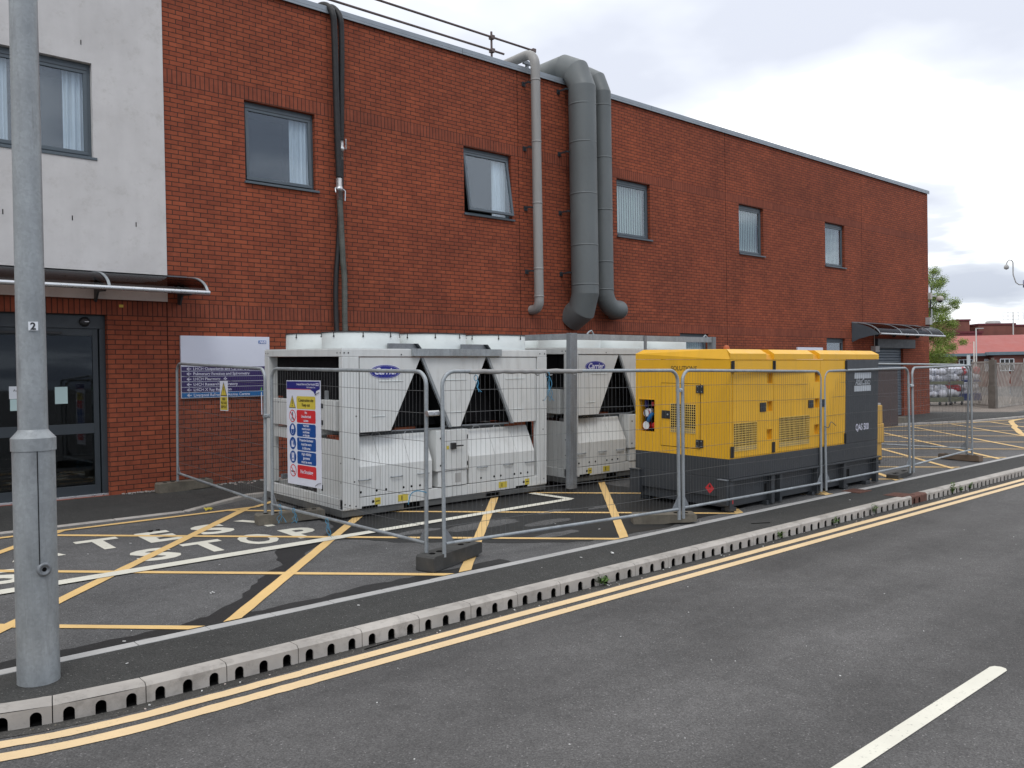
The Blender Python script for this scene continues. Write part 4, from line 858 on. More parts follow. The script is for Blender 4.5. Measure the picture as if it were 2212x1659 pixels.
# wire rope on the second chiller, and its galvanised lifting frame
gf=thing('steel_frame','galvanised steel frame standing between the two chillers and over the second','frame',(0,-4.42,gz(-4.42)),(TILT,0,0))
b=MB(); b.box(4.50,4.65,-0.02,0.0,0.06,2.47,GALVD); b.box(4.50,4.512,0.0,0.07,0.06,2.47,GALVD); b.box(4.638,4.65,0.0,0.07,0.06,2.47,GALVD); b.build('post',gf,bevel=0.002)
b=MB(); b.box(4.66,8.2,0.02,0.10,2.37,2.46,GALV); b.build('front_beam',gf,bevel=0.002)
b=MB(); b.box(4.51,4.61,0.08,2.38,2.37,2.46,GALV); b.build('side_beam',gf,bevel=0.002)
b=MB(); b.box(8.201,8.30,-0.0,0.12,0.06,2.47,GALVD); b.build('end_post',gf,bevel=0.002); b=MB(); b.box(4.50,4.62,2.4,2.52,0.06,2.47,GALVD); b.build('rear_post',gf,bevel=0.002)
b=MB(); b.tube([(4.95,0.06,2.46),(5.0,0.06,2.50),(5.05,0.06,2.52),(5.1,0.06,2.46)],0.014,GALV,6); b.build('lifting_eye',gf); b=MB(); b.tube([(8.0,0.06,2.46),(8.05,0.06,2.5),(8.12,0.06,2.46)],0.014,GALV,6); b.build('lifting_eye',gf); b=MB(); b.box(6.28,6.34,0.0,0.018,2.18,2.46,GALVD); b.build('strap_plate',gf)
# ------------------------------------------------------------------ generator
gn=thing('generator','yellow and charcoal enclosed diesel generator standing behind the site fence','generator',(4.895,-7.05,gz(-7.05)),(TILT,0,0))
GW,GD=4.25,1.64
b=MB()
b.box(0,GW,0.0,GD,0.455,0.722,DG); b.box(0.04,GW-0.03,0.07,GD-0.07,0.06,0.455,DG)
for (a,c) in ((-0.0,0.09),(1.02,1.10),(1.24,1.30),(2.28,2.36),(3.10,3.18),(4.19,4.28)): b.box(a,c,-0.012,0.072,0.02,0.452,DG)
b.box(0.0,GW+0.07,-0.03,0.02,0.425,0.452,DG)
b.box(-0.06,0.0,0.0,0.14,0.10,0.44,DG); b.box(-0.075,0.0,0.0,0.15,0.44,0.452,GALVD)
b.box(-0.06,0.0,GD-0.13,GD+0.06,0.10,0.44,DG); b.box(-0.075,0.0,GD-0.14,GD+0.06,0.44,0.452,DG)
b.prism([(0.14,0.455),(0.14,0.30),(GD-0.13,0.12),(GD-0.13,0.455)],-0.0015,0.05,DG,'x') if False else b.box(-0.002,0.05,0.14,GD-0.13,0.20,0.455,DG)
for (a,c) in ((0.95,1.02),(2.2,2.28),(3.2,3.3),(0.1,0.2),(3.9,4.05)): b.box(a,c,0.02,0.2,0.0,0.06,DG); b.box(a,c,GD-0.2,GD-0.02,0,0.06,DG)
b.build('base_tank',gn,bevel=0.006)
b=MB()
for (a,c) in ((1.12,1.22),(2.38,2.6),(3.25,3.42),(0.95,1.0)): b.box(a,c,0.062,0.068,0.16,0.30,HOLE)
b.box(0.1,4.2,0.1,GD-0.1,0.04,0.055,HOLE); b.build('fork_pocket_and_underside',gn)  # black patches for the pockets, plus a black sheet under the base
# yellow body with recessed sockets pocket
b=MB(); YB0,YB1=0.725,2.062; PK=(1.283,1.567,1.008,1.479)
b.add([(0,0.07,YB0),(3.14,0.07,YB0),(3.14,0.07,YB1),(0,0.07,YB1)],[(0,1,2,3)],HOLE); b.box(0.002,0.05,0.0,0.07,YB0+0.001,YB1-0.001,YP); b.box(0.05,3.14,0.0,0.07,YB0,0.738,YP); b.box(0.05,3.14,0.0,0.07,2.05,YB1,YP); b.add([(0,GD,YB0),(3.14,GD,YB0),(3.14,GD,YB1),(0,GD,YB1)],[(0,3,2,1)],YP)
ys=[0,PK[0],PK[1],GD]; zs_=[YB0,PK[2],PK[3],YB1]
for i in range(3):
    for j in range(3):
        if i==1 and j==1: continue
        b.poly([(0,ys[i],zs_[j]),(0,ys[i],zs_[j+1]),(0,ys[i+1],zs_[j+1]),(0,ys[i+1],zs_[j])],YP)
y0,y1,z0,z1=PK; dpt=0.13
b.poly([(0,y0,z0),(dpt,y0,z0),(dpt,y0,z1),(0,y0,z1)],YP); b.poly([(0,y1,z0),(0,y1,z1),(dpt,y1,z1),(dpt,y1,z0)],YP); b.poly([(0,y0,z1),(0,y1,z1),(dpt,y1,z1),(dpt,y0,z1)],YP); b.poly([(0,y0,z0),(0,y1,z0),(dpt,y1,z0),(dpt,y0,z0)],YP)
b.box(-0.012,0.0,y0,y1,z1,z1+0.012,YP)
body=b.build('enclosure',gn)
b=MB(); b.poly([(dpt-0.002,y0,z0),(dpt-0.002,y0,z1),(dpt-0.002,y1,z1),(dpt-0.002,y1,z0)],HOLE); b.box(dpt-0.03,dpt-0.002,1.50,1.55,1.36,1.46,SNV); b.box(dpt-0.03,dpt-0.002,1.38,1.42,1.38,1.44,SR); b.box(dpt-0.06,dpt-0.01,1.40,1.49,1.26,1.34,PAPERW)
b.build('socket_panel',body)
b=MB()
for yy,zz_,r1 in ((1.475,1.275,0.052),(1.475,1.095,0.060)):
    b.lathe([(r1*0.95,dpt-0.01),(r1,0.05),(r1*1.1,0.045)],(0,yy,zz_),SR,18,'x'); b.disc((0.044,yy,zz_),r1,PAPERW,'x',18)
b.lathe([(0.045,dpt-0.01),(0.045,0.06),(0,0.058)],(0,1.335,1.10),SR,16,'x'); b.tube([(0.06,1.44,1.16),(0.03,1.40,1.21),(0.05,1.35,1.28)],0.032,SBLU,10); b.tube([(0.03,1.50,1.32),(0.02,1.485,1.26),(0.03,1.46,1.2)],0.008,BLKP,6); b.build('socket',body)
# front doors and seams (thin dark gaps in real relief)
def door(a,c,opens):
    q=MB(); z0,z1=0.742,2.045; y=-0.006
    wallgrid(q,a,c,z0,z1,opens,[],y,YP,0.055)
    for o in opens: q.poly([(o[0],y+0.055,o[2]),(o[1],y+0.055,o[2]),(o[1],y+0.055,o[3]),(o[0],y+0.055,o[3])],o[4] if len(o)>4 else YP)
    q.poly([(a,y,z0),(a,y,z1),(a,0.06,z1),(a,0.06,z0)],YP); q.poly([(c,y,z0),(c,0.06,z0),(c,0.06,z1),(c,y,z1)],YP); q.poly([(a,y,z1),(c,y,z1),(c,0.06,z1),(a,0.06,z1)],YP); q.poly([(a,y,z0),(a,0.06,z0),(c,0.06,z0),(c,y,z0)],YP)
    return q.build('door',gn)
def steps(px): return [(px,px+0.14,zl_,zh_) for zl_,zh_ in ((1.727,1.87),(1.335,1.475),(0.935,1.08))]
d1=door(0.055,1.05,steps(0.885)+[(0.08,0.63,0.825,1.20,HOLE)]); d2=door(1.06,2.335,steps(2.18)+[(1.20,2.03,0.81,1.232,HOLE)]); d3=door(2.345,3.125,[])
gs=MB(); gs.box(-0.0015,0.0,0.475,1.165,0.825,1.73,HOLE); gs.build('door_gap',gn)
q=MB(); q.box(-0.007,-0.0016,0.482,1.158,0.832,1.723,YP); d4=q.build('door',gn,bevel=0.002)
def grille(par,a,c,z0,z1,axis='y',pos=-0.006,nx=14,nz=12):
    q=MB()
    P=(lambda u,w,z: (u,w,z)) if axis=='y' else (lambda u,w,z:(w,u,z))
    def bx(u0,u1,w0,w1,z0_,z1_,m):
        if axis=='y': q.box(u0,u1,w0,w1,z0_,z1_,m)
        else: q.box(w0,w1,u0,u1,z0_,z1_,m)
    # dark holes proud plate with bars
    bx(a,c,pos-0.002,pos+0.0,z0,z1,HOLE) if axis=='x' else None
    t_=0.009
    for i in range(nx+1):
        u=a+(c-a)*i/nx; bx(u-t_/2,u+t_/2,pos-0.006,pos-0.002,z0,z1,MESHY)
    for j in range(nz+1):
        z=z0+(z1-z0)*j/nz; bx(a,c,pos-0.0055,pos-0.0021,z-t_/2,z+t_/2,MESHY)
    bx(a+0.005,c-0.005,pos-0.0035,pos-0.0023,z0+0.005,z0+(z1-z0)*0.16,LITTY)
    q.build('ventilation_grille',par)
LITTY=plain('dusty_mesh_backing',(0.28,0.22,0.12),0.9)
grille(d1,0.08,0.63,0.825,1.20,nx=16,nz=12); grille(d2,1.20,2.03,0.81,1.232,nx=24,nz=13); grille(d4,0.55,0.98,1.033,1.437,'x',-0.007,12,12)
def latch(par,a,c,z0,z1,axis='y'):
    q=MB()
    if axis=='y': q.box(a,c,-0.016,-0.006,z0,z1,BLKP); q.box((a+c)/2-0.003,(a+c)/2+0.003,-0.022,-0.016,z0+0.02,z1-0.02,GREY); q.box(a+0.01,c-0.01,-0.020,-0.016,(z0+z1)/2-0.002,(z0+z1)/2+0.004,GREY)
    else: q.box(-0.018,-0.007,a,c,z0,z1,BLKP); q.lathe([(0.014,-0.018),(0.014,-0.026),(0,-0.027)],(0,a+0.04,(z0+z1)/2),GALV,10,'x')
    q.build('latch',par,bevel=0.004)
latch(d1,0.705,0.85,1.335,1.462); latch(d2,1.997,2.14,1.34,1.457); latch(d3,2.37,2.50,1.34,1.457); latch(d4,0.99,1.14,1.22,1.335,'x')
def hinge(par,x,z,axis='y'):
    q=MB(); 
    if axis=='y': q.box(x-0.035,x+0.035,-0.018,-0.006,z-0.075,z+0.075,BLKP); q.tube([(x,-0.022,z-0.075),(x,-0.022,z+0.075)],0.012,BLKP,8)
    else:
        q.box(-0.018,-0.007,x-0.06,x+0.06,z-0.055,z+0.055,BLKP); q.tube([(-0.02,x,z-0.055),(-0.02,x,z+0.055)],0.012,BLKP,8)
        for a in (-0.035,0.035):
            for e in (-0.035,0.035): q.disc((-0.019,x+a,z+e),0.009,GALV,'x',8)
    q.build('hinge',par,bevel=0.003)
hinge(d1,0.045,1.97); hinge(d1,0.045,0.82); hinge(d2,1.055,1.97); hinge(d2,1.055,0.82); hinge(d3,3.13,1.97); hinge(d3,3.13,0.82); hinge(d4,0.482,1.655,'x'); hinge(d4,0.482,0.90,'x')
b=MB(); b.box(3.145,GW,0.0,GD,0.725,2.06,DG); ep_=b.build('cooling_end',gn,bevel=0.006)
b=MB(); b.box(3.42,3.98,-0.004,-0.0005,1.755,1.85,TXG); b.box(3.42,3.98,-0.004,-0.0005,1.548,1.640,TXG); b.text('AtlasCopco',0.148,TXG,(3.70,-0.004,1.655),(1,0,0),(0,0,1),'CENTER',0.3,0.003,0.70); b.build('badge',ep_)
b=MB(); b.text('QAS 500',0.15,TXW,(3.475,-0.004,0.918),(1,0,0),(0,0,1),'LEFT',0,0.003,0.80); b.build('lettering',ep_)
# roof band with bevels and notches
b=MB()
def roofseg(a,c,m=YP,dy=0.0,top=2.205):
    b.prism([(0.0-dy*0,2.066),(0.0+dy,2.145),(0.10+dy,top),(GD-0.10,top),(GD,2.145),(GD,2.066)],a,c,m,'x')
roofseg(0.10,0.87); roofseg(1.07,2.14); roofseg(2.34,3.50); roofseg(3.504,GW-0.09)
b.prism([(0.02,2.066),(0.05,2.13),(0.22,2.200),(GD-0.22,2.200),(GD-0.05,2.13),(GD-0.02,2.066)],0.8705,1.0695,YPD,'x'); b.prism([(0.02,2.066),(0.05,2.13),(0.22,2.200),(GD-0.22,2.200),(GD-0.05,2.13),(GD-0.02,2.066)],2.1405,2.3395,YPD,'x')
# ends
for s_,X0,X1,X2 in ((1,-0.005,0.04,0.10),(-1,GW+0.005,GW-0.03,GW-0.09)):
    vs=[(X0,0,2.066),(X0,0,2.145),(X1 if s_<0 else X0+0.0,0.0,2.145),(X2,0,2.066)]
    pa=[(X0,-0.0,2.066),(X0,0.0,2.145),(X0+0.06*s_,0.10,2.205),(X0+0.06*s_,GD-0.1,2.205),(X0,GD,2.145),(X0,GD,2.066)]
    pb=[(X2,0,2.066),(X2,0,2.145),(X2,0.10,2.205),(X2,GD-0.1,2.205),(X2,GD,2.145),(X2,GD,2.066)]
    b.add(pa+pb,[(0,1,2,3,4,5)[::s_*-1],(0,6,7,1),(1,7,8,2),(2,8,9,3),(3,9,10,4),(4,10,11,5)],YP)
b.build('roof',gn)
b=MB(); b.lathe([(0.045,2.2),(0.045,2.24),(0.03,2.27),(0,2.275)],(1.0,0.75,0),ORNG,14); b.build('lifting_eye',gn)
b=MB(); yy,zz_,r_=0.312,0.305,0.075; b.add([(-0.0035,yy,zz_-r_),(-0.0035,yy+r_,zz_),(-0.0035,yy,zz_+r_),(-0.0035,yy-r_,zz_)],[(0,1,2,3)],SR); b.add([(-0.0045,yy-0.018,zz_+0.01),(-0.0045,yy+0.018,zz_+0.01),(-0.0045,yy+0.012,zz_+0.04),(-0.0045,yy,zz_+0.055),(-0.0045,yy-0.012,zz_+0.04)],[(0,1,2,3,4)],TXK); b.box(0.055,0.075,-0.0135,-0.0125,0.12,0.20,SR); b.build('hazard_label',gn)
b=MB(); b.text('SOLUTIONS',0.085,FADE,(-0.002,0.99,1.912),(0,-1,0),(0,0,1),'LEFT',0,0.003,0.98); b.build('lettering',gn)
# ------------------------------------------------------------------ site fence
def fence(label,p,q,zp,zq,h=1.83,lean=0.0,ties=()):
    p=Vector((p[0],p[1],zp)); q=Vector((q[0],q[1],zq)); d=q-p; L_=d.length; yaw=math.atan2(d.y,d.x); pitch=-math.atan2(d.z,math.hypot(d.x,d.y))
    t=thing('site_fence',label,'fence panel',p,(lean,pitch,yaw),'temporary mesh fence panels around the plant')
    r=0.0205; f=MB(); rc=0.14
    path=[Vector((0.03,0,0.0)),Vector((0.03,0,h-rc))]+arc((0.03+rc,0,h-rc),rc,PI,PI/2,(1,0,0),(0,0,1),7)[1:]+arc((L_-0.03-rc,0,h-rc),rc,PI/2,0,(1,0,0),(0,0,1),7)+[Vector((L_-0.03,0,0.0))]
    f.tube(path,r,GALV,10); f.build('tube_frame',t)
    b_=MB(); b_.tube([(0.05,0,0.13),(L_-0.05,0,0.13)],0.0175,GALV,10); b_.build('bottom_rail',t)
    for s_,X in ((1,0.03),(-1,L_-0.03)):
        g_=MB(); g_.prism([(X+s_*0.015,0.13),(X+s_*0.13,0.13),(X+s_*0.015,0.29)],-0.003,0.003,GALVD,'y'); g_.build('gusset',t)
    w_=MB(); n=int((L_-0.14)/0.0585); rw_=0.0015
    for i in range(n+1):
        X=0.07+(L_-0.14)*i/n; top=h-0.0
        if X<rc+0.03: top=h-rc+math.sqrt(max(0,rc*rc-(rc+0.03-X)**2))
        if X>L_-0.03-rc: top=h-rc+math.sqrt(max(0,rc*rc-(X-(L_-0.03-rc))**2))
        a=0.006*math.sin(i*1.7); w_.tube([(X,0.0,0.12),(X+a,0.004*math.sin(i),0.7),(X-a,0.003*math.sin(i*2.1),1.3),(X,0,top-0.005)],rw_,WIRE,4,False)
    for z in (0.30,0.58,0.86,1.14,1.42,1.64):
        w_.tube([(0.03,0.003,z),(L_*0.3,0.006,z+0.008),(L_*0.7,0.002,z-0.006),(L_-0.03,0.003,z)],0.0023,WIRE,4,False)
    w_.build('wire_mesh',t)
    return t
fence('mesh fence panel running out from the brick wall past the direction sign',(-0.02,-0.33),(-0.075,-3.60),0.161,0.025)
fence('mesh fence panel carrying the construction site notice',(-0.06,-3.71),(0.115,-6.83),0.025,-0.059)
f3_=fence('mesh fence panel along the footway in front of the first chiller',(0.19,-6.95),(3.63,-7.22),-0.06,-0.085)
tw=MB(); rnd_=random.Random(4)
tw.tube([(0.35+0.06*i,rnd_.uniform(-0.004,0.004),1.83+rnd_.uniform(-0.006,0.002)) for i in range(26)],lambda t:0.0225+0.004*abs(math.sin(t*23)),DUCTL,10)
for x in (1.2,1.38,1.72): tw.tube([(x,0.0,1.80),(x+0.02,-0.01,1.785),(x+0.05,0,1.79)],0.008,DUCTL,6)
tw.build('plastic_wrap',f3_)
fence('mesh fence panel in front of the yellow doors of the generator',(3.68,-7.20),(7.27,-7.09),-0.085,-0.13)
fence('mesh fence panel in front of the charcoal end of the generator',(7.36,-7.09),(10.15,-7.17),-0.13,-0.10)
fence('mesh fence panel standing over the bare hatched ground right of the generator',(10.24,-7.17),(13.50,-6.95),-0.10,-0.07)
fence('farthest mesh fence panel, turning back from the right corner behind the generator',(13.52,-6.86),(12.25,-3.9),-0.06,0.05)
def clamp(label,x,y,z,L_=0.14,m=GALV):
    t=MB(); t.box(x-L_/2,x+L_/2,y-0.03,y+0.03,z-0.018,z+0.018,m); t.tube([(x-L_/2-0.005,y-0.0,z),(x+L_/2+0.005,y,z)],0.028,m,10); t.tube([(x,y-0.05,z),(x,y+0.05,z)],0.009,ALU,6)
    tag(t.build('tube_clamp'),label,'clamp','clamps joining the fence panels')
clamp('clamp joining the fence posts at the near corner',0.155,-6.89,1.36,0.13,ALU); clamp('clamp joining the fence posts left of the safety notice',-0.07,-3.655,1.26,0.07); clamp('clamp joining the crossed fence posts before the yellow generator',3.655,-7.21,1.50,0.06); clamp('bright clamp joining the fence posts on the open hatched ground',10.20,-7.17,1.42,0.10,ALU)
def block(label,c,yaw,L_,w_,h,m,seed):
    rnd=random.Random(seed); b=MB(); xs=[-L_/2,-L_/2+0.06,-0.1,0.1,L_/2-0.06,L_/2]
    # tapered moulded foot with two post holes and a cut-away middle underside
    pr=[(-L_/2,0),(-L_/2,h*0.88),(-L_/2+0.02,h),(L_/2-0.02,h),(L_/2,h*0.88),(L_/2,h*0.25),(L_/2-0.10,h*0.12),(L_/2-0.30,h*0.10),(-0.02,0)]
    b.prism(pr,-w_/2,w_/2,m,'y')
    for hx in (-L_/2+0.12,-L_/2+0.24,L_/2-0.24,L_/2-0.12): b.lathe([(0.0,h+0.001),(0.026,h+0.001),(0.03,h+0.006),(0.034,h+0.001)],(hx,0,0),HOLE,12)
    o=b.build('ballast_block',None,bevel=0.006); o.location=(c[0],c[1],gz(c[1])+0.003); o.rotation_euler=(TILT,0,yaw)
    tag(o,label,'fence foot','feet holding the fence panels'); return o
block('black rubber fence foot under the near corner posts',(0.42,-6.78),R(18),0.86,0.22,0.15,RUB,1)
block('dirty concrete fence foot standing on the road lettering',(0.20,-3.70),R(-12),0.85,0.20,0.13,BLOCKC,2)
block('mossy fence foot under the crossed posts before the generator',(3.72,-6.88),R(-40),0.80,0.22,0.12,BLOCKC,3)
block('low dark fence foot at the generator end',(10.15,-6.98),R(8),0.85,0.20,0.08,RUB,4)
block('brown timber fence foot at the farthest right post',(13.48,-6.72),R(88),0.80,0.20,0.12,WOODB,5)
block('grey fence foot against the brick wall left of the sign',(0.12,-0.25),R(2),0.85,0.20,0.15,BLOCKC,6)
# blue rope ties and cable ties
def rope(label,pts,r=0.006,m=BLUR,nm='rope_tie',cat='rope'):
    b=MB(); b.tube(spl(pts,5),r,m,6); 
    tag(b.build(nm),label,cat,'rope ties knotted on the fence')
def knot(label,x,y,z,ln=0.16,seed=0):
    rnd=random.Random(seed); b=MB(); b.tube([Vector((x,y+0.03*math.cos(a),z+0.03*math.sin(a))) for a in [i*PI/4 for i in range(9)]],0.0035,BLUR,6)
    for k in range(5):
        pts=[(x,y-0.03,z-0.02)]
        for j in range(3): pts.append((x+rnd.uniform(-0.02,0.02)*(j+1),y-0.03+rnd.uniform(-0.02,0.02)*(j+1),z-0.02-ln*(j+1)/3))
        b.tube(spl(pts,4),0.0022,BLUR,5)
    tag(b.build('rope_tie'),label,'rope','rope ties knotted on the fence')
knot('blue rope hanging from the top rail before the gap between chillers',1.555,-7.07,1.72,0.26,1); knot('small blue rope knot on the top rail before the first chiller',0.62,-7.0,1.70,0.12,2)
knot('frayed blue rope on the sloping bottom rail over the white line',-0.02,-5.05,0.10,0.16,3); knot('blue rope loop on the bottom rail near the concrete foot',-0.05,-4.30,0.14,0.12,4); knot('blue rope beside the foot at the left posts',-0.06,-3.95,0.15,0.17,5)
rope('blue cord looped round the near corner post',[(0.10,-6.84,0.58),(0.02,-6.80,0.60),(-0.03,-6.76,0.57),(-0.05,-6.74,0.47)],0.005)
rope('grey green cord tied to the fence post before the charcoal end',[(7.30,-7.13,0.86),(7.40,-7.14,0.84),(7.46,-7.15,0.92),(7.6,-7.15,0.86)],0.006,HOSEG)
# ------------------------------------------------------------------ signs on the fence
ss=thing('safety_sign','tall white construction site safety notice tied to the fence','sign',(-0.075,-4.22,0.47),(0,R(0.6),R(-90)+R(2.6)))
SWd,SHt=0.77,1.235
b=MB(); b.box(0,SWd,-0.004,0.0,0,SHt,SW); b.build('board',ss)
b=MB(); b.poly([(0.008,-0.0055,SHt-0.10),(0.55,-0.0055,SHt-0.105),(0.62,-0.0055,SHt-0.13),(0.66,-0.0055,SHt-0.17),(0.68,-0.0055,SHt-0.12),(0.76,-0.0055,SHt-0.10),(0.76,-0.0055,SHt-0.01),(0.008,-0.0055,SHt-0.01)],SNV)
b.box(0.008,0.56,-0.0056,-0.0048,SHt-0.107,SHt-0.100,SR); b.text('Liverpool Heart and Chest Hospital',0.034,TXW,(0.66,-0.007,SHt-0.055),(1,0,0),(0,0,1),'RIGHT',0,0.0006,0.85); b.box(0.675,0.74,-0.0072,-0.006,SHt-0.062,SHt-0.030,TXW); b.text('NHS',0.03,SNV,(0.7075,-0.0078,SHt-0.056),(1,0,0),(0,0,1),'CENTER',0.25,0.001,0.95); b.text('NHS Foundation Trust',0.024,TXW,(0.66,-0.007,SHt-0.088),(1,0,0),(0,0,1),'RIGHT',0,0.0004,0.85); b.build('header',ss)
z_=SHt-0.185; rows=[('Construction site|Keep out',SY,TXK,'tri'),('No|Unauthorised|access',SR,TXW,'no'),('Hard hats|must be worn|at all times|on this site',SB,TXW,'hat'),('Protective footwear|must be worn|in this area',SB,TXW,'boot'),('High visibility|garments|must be worn',SB,TXW,'vest'),('No Smoking',SR,TXW,'smoke')]
rh=0.150; gp=0.0125
for i,(tx,mc,tcx,ic) in enumerate(rows):
    zt=z_-i*(rh+gp); zb_=zt-rh; q=MB(); x0,x1=0.235,0.66; c=0.014
    q.poly([(x0+c,-0.0055,zb_),(x1-c,-0.0055,zb_),(x1,-0.0055,zb_+c),(x1,-0.0055,zt-c),(x1-c,-0.0055,zt),(x0+c,-0.0055,zt),(x0,-0.0055,zt-c),(x0,-0.0055,zb_+c)],mc)
    ls=tx.split('|'); fs=0.052 if len(ls)<3 else (0.044 if len(ls)==3 else 0.036)
    if len(ls)==1: fs=0.062
    for k,l in enumerate(ls): q.text(l,fs,tcx,((x0+x1)/2,-0.0068,(zt+zb_)/2+(len(ls)-1)*fs*0.52-k*fs*1.04-fs*0.3),(1,0,0),(0,0,1),'CENTER',0,0.0012,0.86 if 'footwear' in l else 0.92)
    cx_,cz_,rr=0.135,(zt+zb_)/2,0.074
    if ic=='tri':
        q.poly([(cx_-0.08,-0.0055,cz_-0.068),(cx_+0.08,-0.0055,cz_-0.068),(cx_,-0.0055,cz_+0.085)],TXK); q.poly([(cx_-0.068,-0.0062,cz_-0.061),(cx_+0.068,-0.0062,cz_-0.061),(cx_,-0.0062,cz_+0.07)],SY); q.box(cx_-0.007,cx_+0.007,-0.0075,-0.0065,cz_-0.022,cz_+0.035,TXK); q.disc((cx_,-0.0075,cz_-0.04),0.009,TXK,'y',10)
    elif ic in('no','smoke'):
        q.disc((cx_,-0.0052,cz_),rr,SR,'y',28); q.disc((cx_,-0.006,cz_),rr*0.84,SW,'y',28)
        if ic=='no':
            q.disc((cx_,-0.0068,cz_+0.04),0.010,TXK,'y',10); q.box(cx_-0.012,cx_+0.012,-0.0070,-0.0066,cz_-0.01,cz_+0.03,TXK); q.poly([(cx_-0.012,-0.0068,cz_-0.012),(cx_-0.022,-0.0068,cz_-0.052),(cx_-0.013,-0.0068,cz_-0.052),(cx_,-0.0068,cz_-0.02)],TXK); q.poly([(cx_,-0.0068,cz_-0.02),(cx_+0.018,-0.0068,cz_-0.052),(cx_+0.028,-0.0068,cz_-0.052),(cx_+0.012,-0.0068,cz_-0.012)],TXK)
        else: q.box(-0.045,0.04,-0.0070,-0.0066,-0.008,0.006,TXK,Matrix.Translation((cx_,0,cz_-0.01)))
        q.box(-rr*0.82,rr*0.82,-0.0080,-0.0072,-0.006,0.006,SR,Matrix.Translation((cx_,0,cz_))@Matrix.Rotation(R(45),4,'Y'))
    else:
        q.disc((cx_,-0.0055,cz_),rr,SB,'y',28)
        if ic=='hat': q.poly([(cx_-0.034,-0.0065,cz_+0.005),(cx_+0.034,-0.0065,cz_+0.005)]+[(cx_+0.034*math.cos(a),-0.0065,cz_+0.008+0.05*math.sin(a)) for a in [k*PI/8 for k in range(9)]],TXW); q.tube([(cx_-0.03,-0.0065,cz_+0.0),(cx_-0.022,-0.0065,cz_-0.04),(cx_,-0.0065,cz_-0.055),(cx_+0.022,-0.0065,cz_-0.04),(cx_+0.03,-0.0065,cz_)],0.002,TXW,4)
        elif ic=='boot': q.poly([(cx_-0.03,-0.0065,cz_-0.045),(cx_+0.035,-0.0065,cz_-0.045),(cx_+0.035,-0.0065,cz_-0.03),(cx_+0.0,-0.0065,cz_-0.012),(cx_+0.0,-0.0065,cz_+0.03),(cx_-0.03,-0.0065,cz_+0.03)],TXW); q.tube([(cx_+0.0,-0.0065,cz_+0.045),(cx_+0.02,-0.0065,cz_+0.03),(cx_+0.022,-0.0065,cz_-0.01),(cx_+0.045,-0.0065,cz_-0.03)],0.002,TXW,4)
        else: q.poly([(cx_-0.028,-0.0065,cz_-0.05),(cx_+0.028,-0.0065,cz_-0.05),(cx_+0.026,-0.0065,cz_),(cx_+0.03,-0.0065,cz_+0.05),(cx_-0.03,-0.0065,cz_+0.05),(cx_-0.026,-0.0065,cz_)],TXW); q.box(cx_-0.012,cx_+0.012,-0.0072,-0.0068,cz_-0.03,cz_-0.01,SB); q.box(cx_-0.004,cx_+0.004,-0.0072,-0.0068,cz_+0.01,cz_+0.05,SB)
    q.build('notice_row',ss)
b=MB(); b.tube([(0.75,-0.008,1.10),(0.70,-0.012,1.085),(0.66,-0.01,1.065)],0.003,BLKP,5); b.tube([(0.76,-0.008,0.06),(0.70,-0.012,0.05),(0.64,-0.01,0.02)],0.003,BLKP,5); b.build('cable_tie',ss)
hv=thing('high_voltage_sign','small narrow yellow high voltage warning sign on the leftmost fence panel','sign',(-0.085,-2.245,1.30),(0,0,R(-90)))
b=MB(); b.box(0,0.262,-0.003,0,0,0.41,SW); b.build('board',hv)
b=MB(); b.poly([(0.02,-0.0045,0.20),(0.242,-0.0045,0.20),(0.131,-0.0045,0.395)],TXK); b.poly([(0.042,-0.0052,0.212),(0.22,-0.0052,0.212),(0.131,-0.0052,0.370)],SY); b.poly([(0.13,-0.006,0.33),(0.115,-0.006,0.28),(0.135,-0.006,0.285),(0.128,-0.006,0.235),(0.15,-0.006,0.295),(0.13,-0.006,0.29),(0.145,-0.006,0.33)],TXK); b.box(0.015,0.247,-0.0045,-0.0035,0.012,0.19,SY)
for k,l in enumerate(('HIGH','VOLTAGE','KEEP OUT')): b.text(l,0.05,TXK,(0.131,-0.006,0.145-0.053*k),(1,0,0),(0,0,1),'CENTER',0,0.001,0.9)
b.build('warning_print',hv)
tg=MB(); tg.box(-0.025,0.0,-0.002,0.0,0,0.28,SW); tg.box(-0.025,0.0,-0.0025,0.0,0.30,0.34,plain('green_tag',(0.10,0.38,0.06)));
o=tg.build('inspection_tag'); o.location=(-0.10,-3.60,1.28); o.rotation_euler=(0,0,R(-90)); tag(o,'thin white and green tag on the post beside the sign board edge','tag')
# ------------------------------------------------------------------ lamp column
lp=thing('lamp_column','galvanised steel lamp column with access door standing at the left kerb','lamp column',(-3.47,-7.53,gz(-7.53)),(0,0,0))
b=MB()
for pf in ([(0.124,-0.02),(0.124,1.49)],[(0.124,1.49),(0.131,1.488)],[(0.131,1.488),(0.131,1.568)],[(0.131,1.568),(0.094,1.61)],[(0.094,1.61),(0.087,1.622)],[(0.087,1.622),(0.082,4.0),(0.072,8.0)]): b.lathe(pf,(0,0,0),LAMPM,48)
b.build('shaft',lp)
b=MB(); n=10
ang0,ang1=-2.75,-1.62
for i in range(n):
    a0=ang0+(ang1-ang0)*i/n; a1=ang0+(ang1-ang0)*(i+1)/n
    for r0 in (0.1250,): b.add([(r0*math.cos(a0),r0*math.sin(a0),0.0),(r0*math.cos(a1),r0*math.sin(a1),0.0),(r0*math.cos(a1),r0*math.sin(a1),1.50),(r0*math.cos(a0),r0*math.sin(a0),1.50)],[(0,1,2,3)],LAMPM,True)
b.box(0.1265*math.cos(ang1)-0.002,0.1265*math.cos(ang1)+0.002,0.1285*math.sin(ang1)-0.002,0.1265*math.sin(ang1)+0.004,0.72,1.50,HOLE)
b.build('access_door',lp)
al=R(-88+4); 
